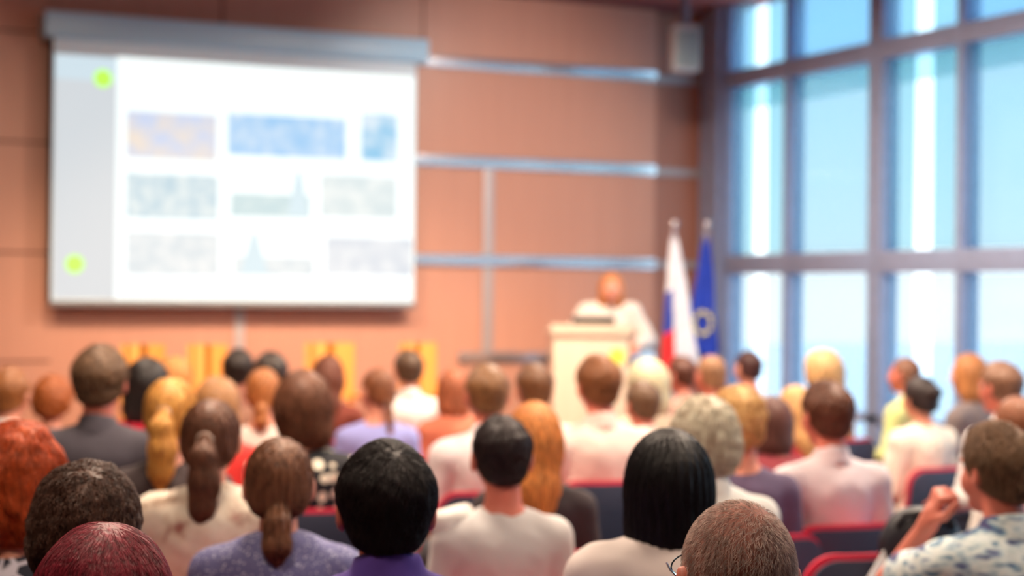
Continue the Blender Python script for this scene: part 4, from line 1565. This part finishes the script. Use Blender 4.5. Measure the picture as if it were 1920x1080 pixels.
for i, (pid, px, py, w, body, style, hcol, topk, cl_, sk, dy, label, short, opt) in enumerate(P):
    up = at(px, py, 1.0)
    t = DEPTH[pid]
    p = at(px, py, t)
    top = 1.33 + {'curly': .022, 'big': .02, 'wavy': .025, 'short': .012, 'bob': .012, 'long': .012, 'cropped': .004}.get(style, .008)
    s = p.z / top
    rz = math.atan2(FACE.y - p.y, FACE.x - p.x) - PI / 2 + rad(dy) * .5
    base = body[0]
    kk = body if body in ('mc', 'mn') else base
    yaw = YAWS[body]
    # torso stays towards the front; heads that are turned turn on the neck
    hx, hy = HEAD[0] * s, (HEAD[1] - .01) * s
    c_, s_ = math.cos(rz), math.sin(rz)
    ox, oy = p.x - (hx * c_ - hy * s_), p.y - (hx * s_ + hy * c_)
    placed.append((pid, ox, oy, s, t))
    r = thing('person', label, 'person', (ox, oy, 0), rz, 'audience seated on the red and grey chairs', s)
    with_mats('body', BODY[body], [SK[sk], M_eye, M_iris, M_lip], r)
    with_mats({'collar': 'shirt', 'suit': 'jacket', 'loose': 'blouse'}.get(topk, 'top'), TOPM[(kk, topk)], cloth(cl_), r, (0, 0, opt.get('lift', 0))).scale = (opt.get('bx', 1), 1, 1)
    with_mats('trousers', TRM[kk], M_tr[i % 4], r)
    for q in 'lr':
        with_mats('shoe', SHOE[(base, q)], M_shoe, r)
    hm = hair_mesh(style, (hash(style) if 0 else len(style)) + (i if pid in STR else 0), STR.get(pid), opt.get('thick', .012))
    ho = with_mats('hair', hm, [M_scalp, hc(hcol)] if pid == 'A' else hc(hcol), r, HEAD, yaw)
    hs = min(1.12, max(1.0, w / (FPX * .170 * s / t)))
    ho.scale = (hs, hs, 1 + (hs - 1) * .5)
    if pid == 'A':
        gm = plain('glasses_metal', (.20, .42, .55), .15, .9)
        bm = bmesh.new()
        for q in (-1, 1):
            tube_bm(bm, [(q * .086, -.015, -.008), (q * .084, .0, .006), (q * .085, .05, .010), (q * .074, .112, .010)], .0016, 8)
            ring = [(q * .036 + .030 * math.cos(a), .118 - .002 * abs(math.cos(a)), .003 + .020 * math.sin(a)) for a in [2 * PI * z / 20 for z in range(21)]]
            tube_bm(bm, ring, .0012, 6)
        tube_bm(bm, [(-.008, .118, .006), (0, .121, .009), (.008, .118, .006)], .0012, 6)
        link('glasses', fin(bm, 'glasses'), gm, r, HEAD)
    if pid in ('E', 'F', 'AJ', 'AF', 'AC'):
        z_, y_ = (.012, -.112) if style == 'ponytail' else (-.042, -.102)
        bm = bmesh.new()
        ring = [(.021 * math.cos(a), y_ - .006, z_ + .021 * math.sin(a)) for a in [2 * PI * z / 16 for z in range(17)]]
        tube_bm(bm, ring, .005, 8)
        hb = link('hair_band', fin(bm, 'hair_band'), plain('hair_band', (.75, .66, .60), .5), ho)

    chair(ox, oy, rz, s, 'red-edged grey audience chair under ' + short)

# two empty chairs whose backs show
for px, py, t, rzo, lab in ((1660, 1037, 4.85, 0, 'empty red-edged grey chair with a white leaflet propped on its back'),):
    p = at(px, py, t)
    rz = math.atan2(FACE.y - p.y, FACE.x - p.x) - PI / 2 + rad(rzo)
    o = Vector((0, -.22, 0))
    q = Matrix.Rotation(rz, 3, 'Z') @ o
    chair(p.x - q.x, p.y - q.y, rz, p.z / .850, lab)

# ---------------------------------------------------------------- the speaker
JS = dict(fem=True, pel=(0, -.06, .88), waist=(0, -.02, 1.00), chest=(0, .06, 1.16), neck=(0, .13, 1.295), head=(0, .20, 1.42), seat=False, curl=.45, top=1.62)
for s, n in ((-1, 'l'), (1, 'r')):
    JS['sh' + n] = (s * .168, .10, 1.235)
    JS['el' + n] = (s * .30, .10, 1.02)
    JS['wr' + n] = (s * .17, .30, .99)
    JS['hd' + n] = (-s * .3, .9, -.15)
    JS['hn' + n] = (0, .2, 1)
    JS['hip' + n] = (s * .09, -.05, .85)
    JS['kn' + n] = (s * .10, .0, .47)
    JS['an' + n] = (s * .10, -.03, .085)
    JS['toe' + n] = (s * .12, .14, .032)
sp0 = at(1146, 508, 12.3)
ss = (sp0.z - .25) / 1.55
srz = math.atan2(0 - sp0.y, 0 - sp0.x) - PI / 2 + rad(8)
off = Matrix.Rotation(srz, 3, 'Z') @ Vector((0, .19 * ss, 0))
spk = thing('person', 'speaker in a white blouse leaning over the lectern and reading', 'person', (sp0.x - off.x, sp0.y - off.y, .25), srz, None, ss)
with_mats('body', make_body(JS, rad(-6), 'speaker_body'), [SK['a'], M_eye, M_iris, M_lip], spk)
with_mats('blouse', make_top(JS, 'speaker_blouse', .030, 'long', True, 12, .005), cloth((.95, .91, .88)), spk)
with_mats('trousers', make_trousers(JS, 'speaker_trousers'), M_tr[2], spk)
for q in 'lr':
    with_mats('shoe', make_shoe(JS, q, 'speaker_shoe'), M_shoe, spk)
with_mats('hair', hair_mesh('bob', 3), hc((.84, .52, .30)), spk, JS['head'], rad(-6)).scale = (.97, .97, .9)

# ---------------------------------------------------------------- small things
M_paper = plain('white_paper', (.96, .96, .96), .8, noise=.01)


def paper(name, label, px, py, t, size, rot, cat='booklet'):
    p = at(px, py, t)
    bm = bmesh.new()
    w, h = size
    for s in (-1, 1):
        box_bm(bm, (0 if s > 0 else -w, -h / 2, 0), (w if s > 0 else 0, h / 2, .004), Matrix.Rotation(s * -.22, 3, 'Y'), (0, 0, 0))
    o = link(name, fin(bm, name, False), M_paper, None, p)
    o.rotation_euler = rot
    o['label'] = label
    o['category'] = cat
    return o


p = at(852, 962, 4.62)
f = Field((-.12, -.12, -.10), (.12, .12, .10), .006)
f.ell((0, 0, -.01), (.062, .05, .028), .02)
f.ell((-.03, 0, -.03), (.035, .05, .035), .02)
f.cone((.01, .02, -.015), (.05, .03, .004), .022, .016, .02)
X, Y, Z = f.all()
f.d += .004 * vnoise(X, Y, Z, 70, 8)
V, F = f.arrays()
o = link('folded_cloth', np_mesh('folded_cloth', smooth_v(V, F, 2), F), plain('white_cotton', (.97, .97, .95), .85, noise=.01), None, p)
o['label'] = 'bright white folded cloth lying on the left shoulder of the pale grey sweater'
o['category'] = 'cloth'
paper('leaflet', 'white folded leaflet propped over the red edge of the empty chair, lower right', 1672, 1060, 4.72, (.045, .16), (rad(62), rad(35), rad(-30)), 'leaflet')
# dark rounded rucksack / jacket on the empty place at the right
bp_ = at(1727, 990, 4.75)
bag = thing('shoulder_bag', 'big soft black bag lying behind the empty chair and the checked shirt', 'bag', (bp_.x, bp_.y, bp_.z), rad(-25))
f = Field((-.16, -.13, -.16), (.16, .13, .14), .006)
f.ell((0, 0, -.02), (.105, .075, .085), .02)
f.cone((-.06, 0, -.06), (.06, 0, -.06), .06, .06, .03)
X, Y, Z = f.all()
f.d += .004 * vnoise(X, Y, Z, 45, 3)
V, F = f.arrays()
link('pouch', np_mesh('pouch', smooth_v(V, F, 2), F), plain('black_leather', (.09, .09, .14), .45, noise=.1, scale=40, bump=.2), bag)
bm = bmesh.new()
tube_bm(bm, [(-.08, -.05, .01), (-.06, -.06, .045), (0, -.065, .055), (.06, -.06, .045), (.08, -.05, .01)], .009)
link('handle', fin(bm, 'handle'), plain('strap_black', (.07, .07, .10), .5), bag)

for a in placed:
    print('PLACED', a[0], *['%.2f' % q for q in a[1:]])
for i in range(len(placed)):
    for j in range(i):
        d = math.hypot(placed[i][1] - placed[j][1], placed[i][2] - placed[j][2])
        if d < .52:
            print('CLOSE', placed[i][0], placed[j][0], '%.2f' % d)
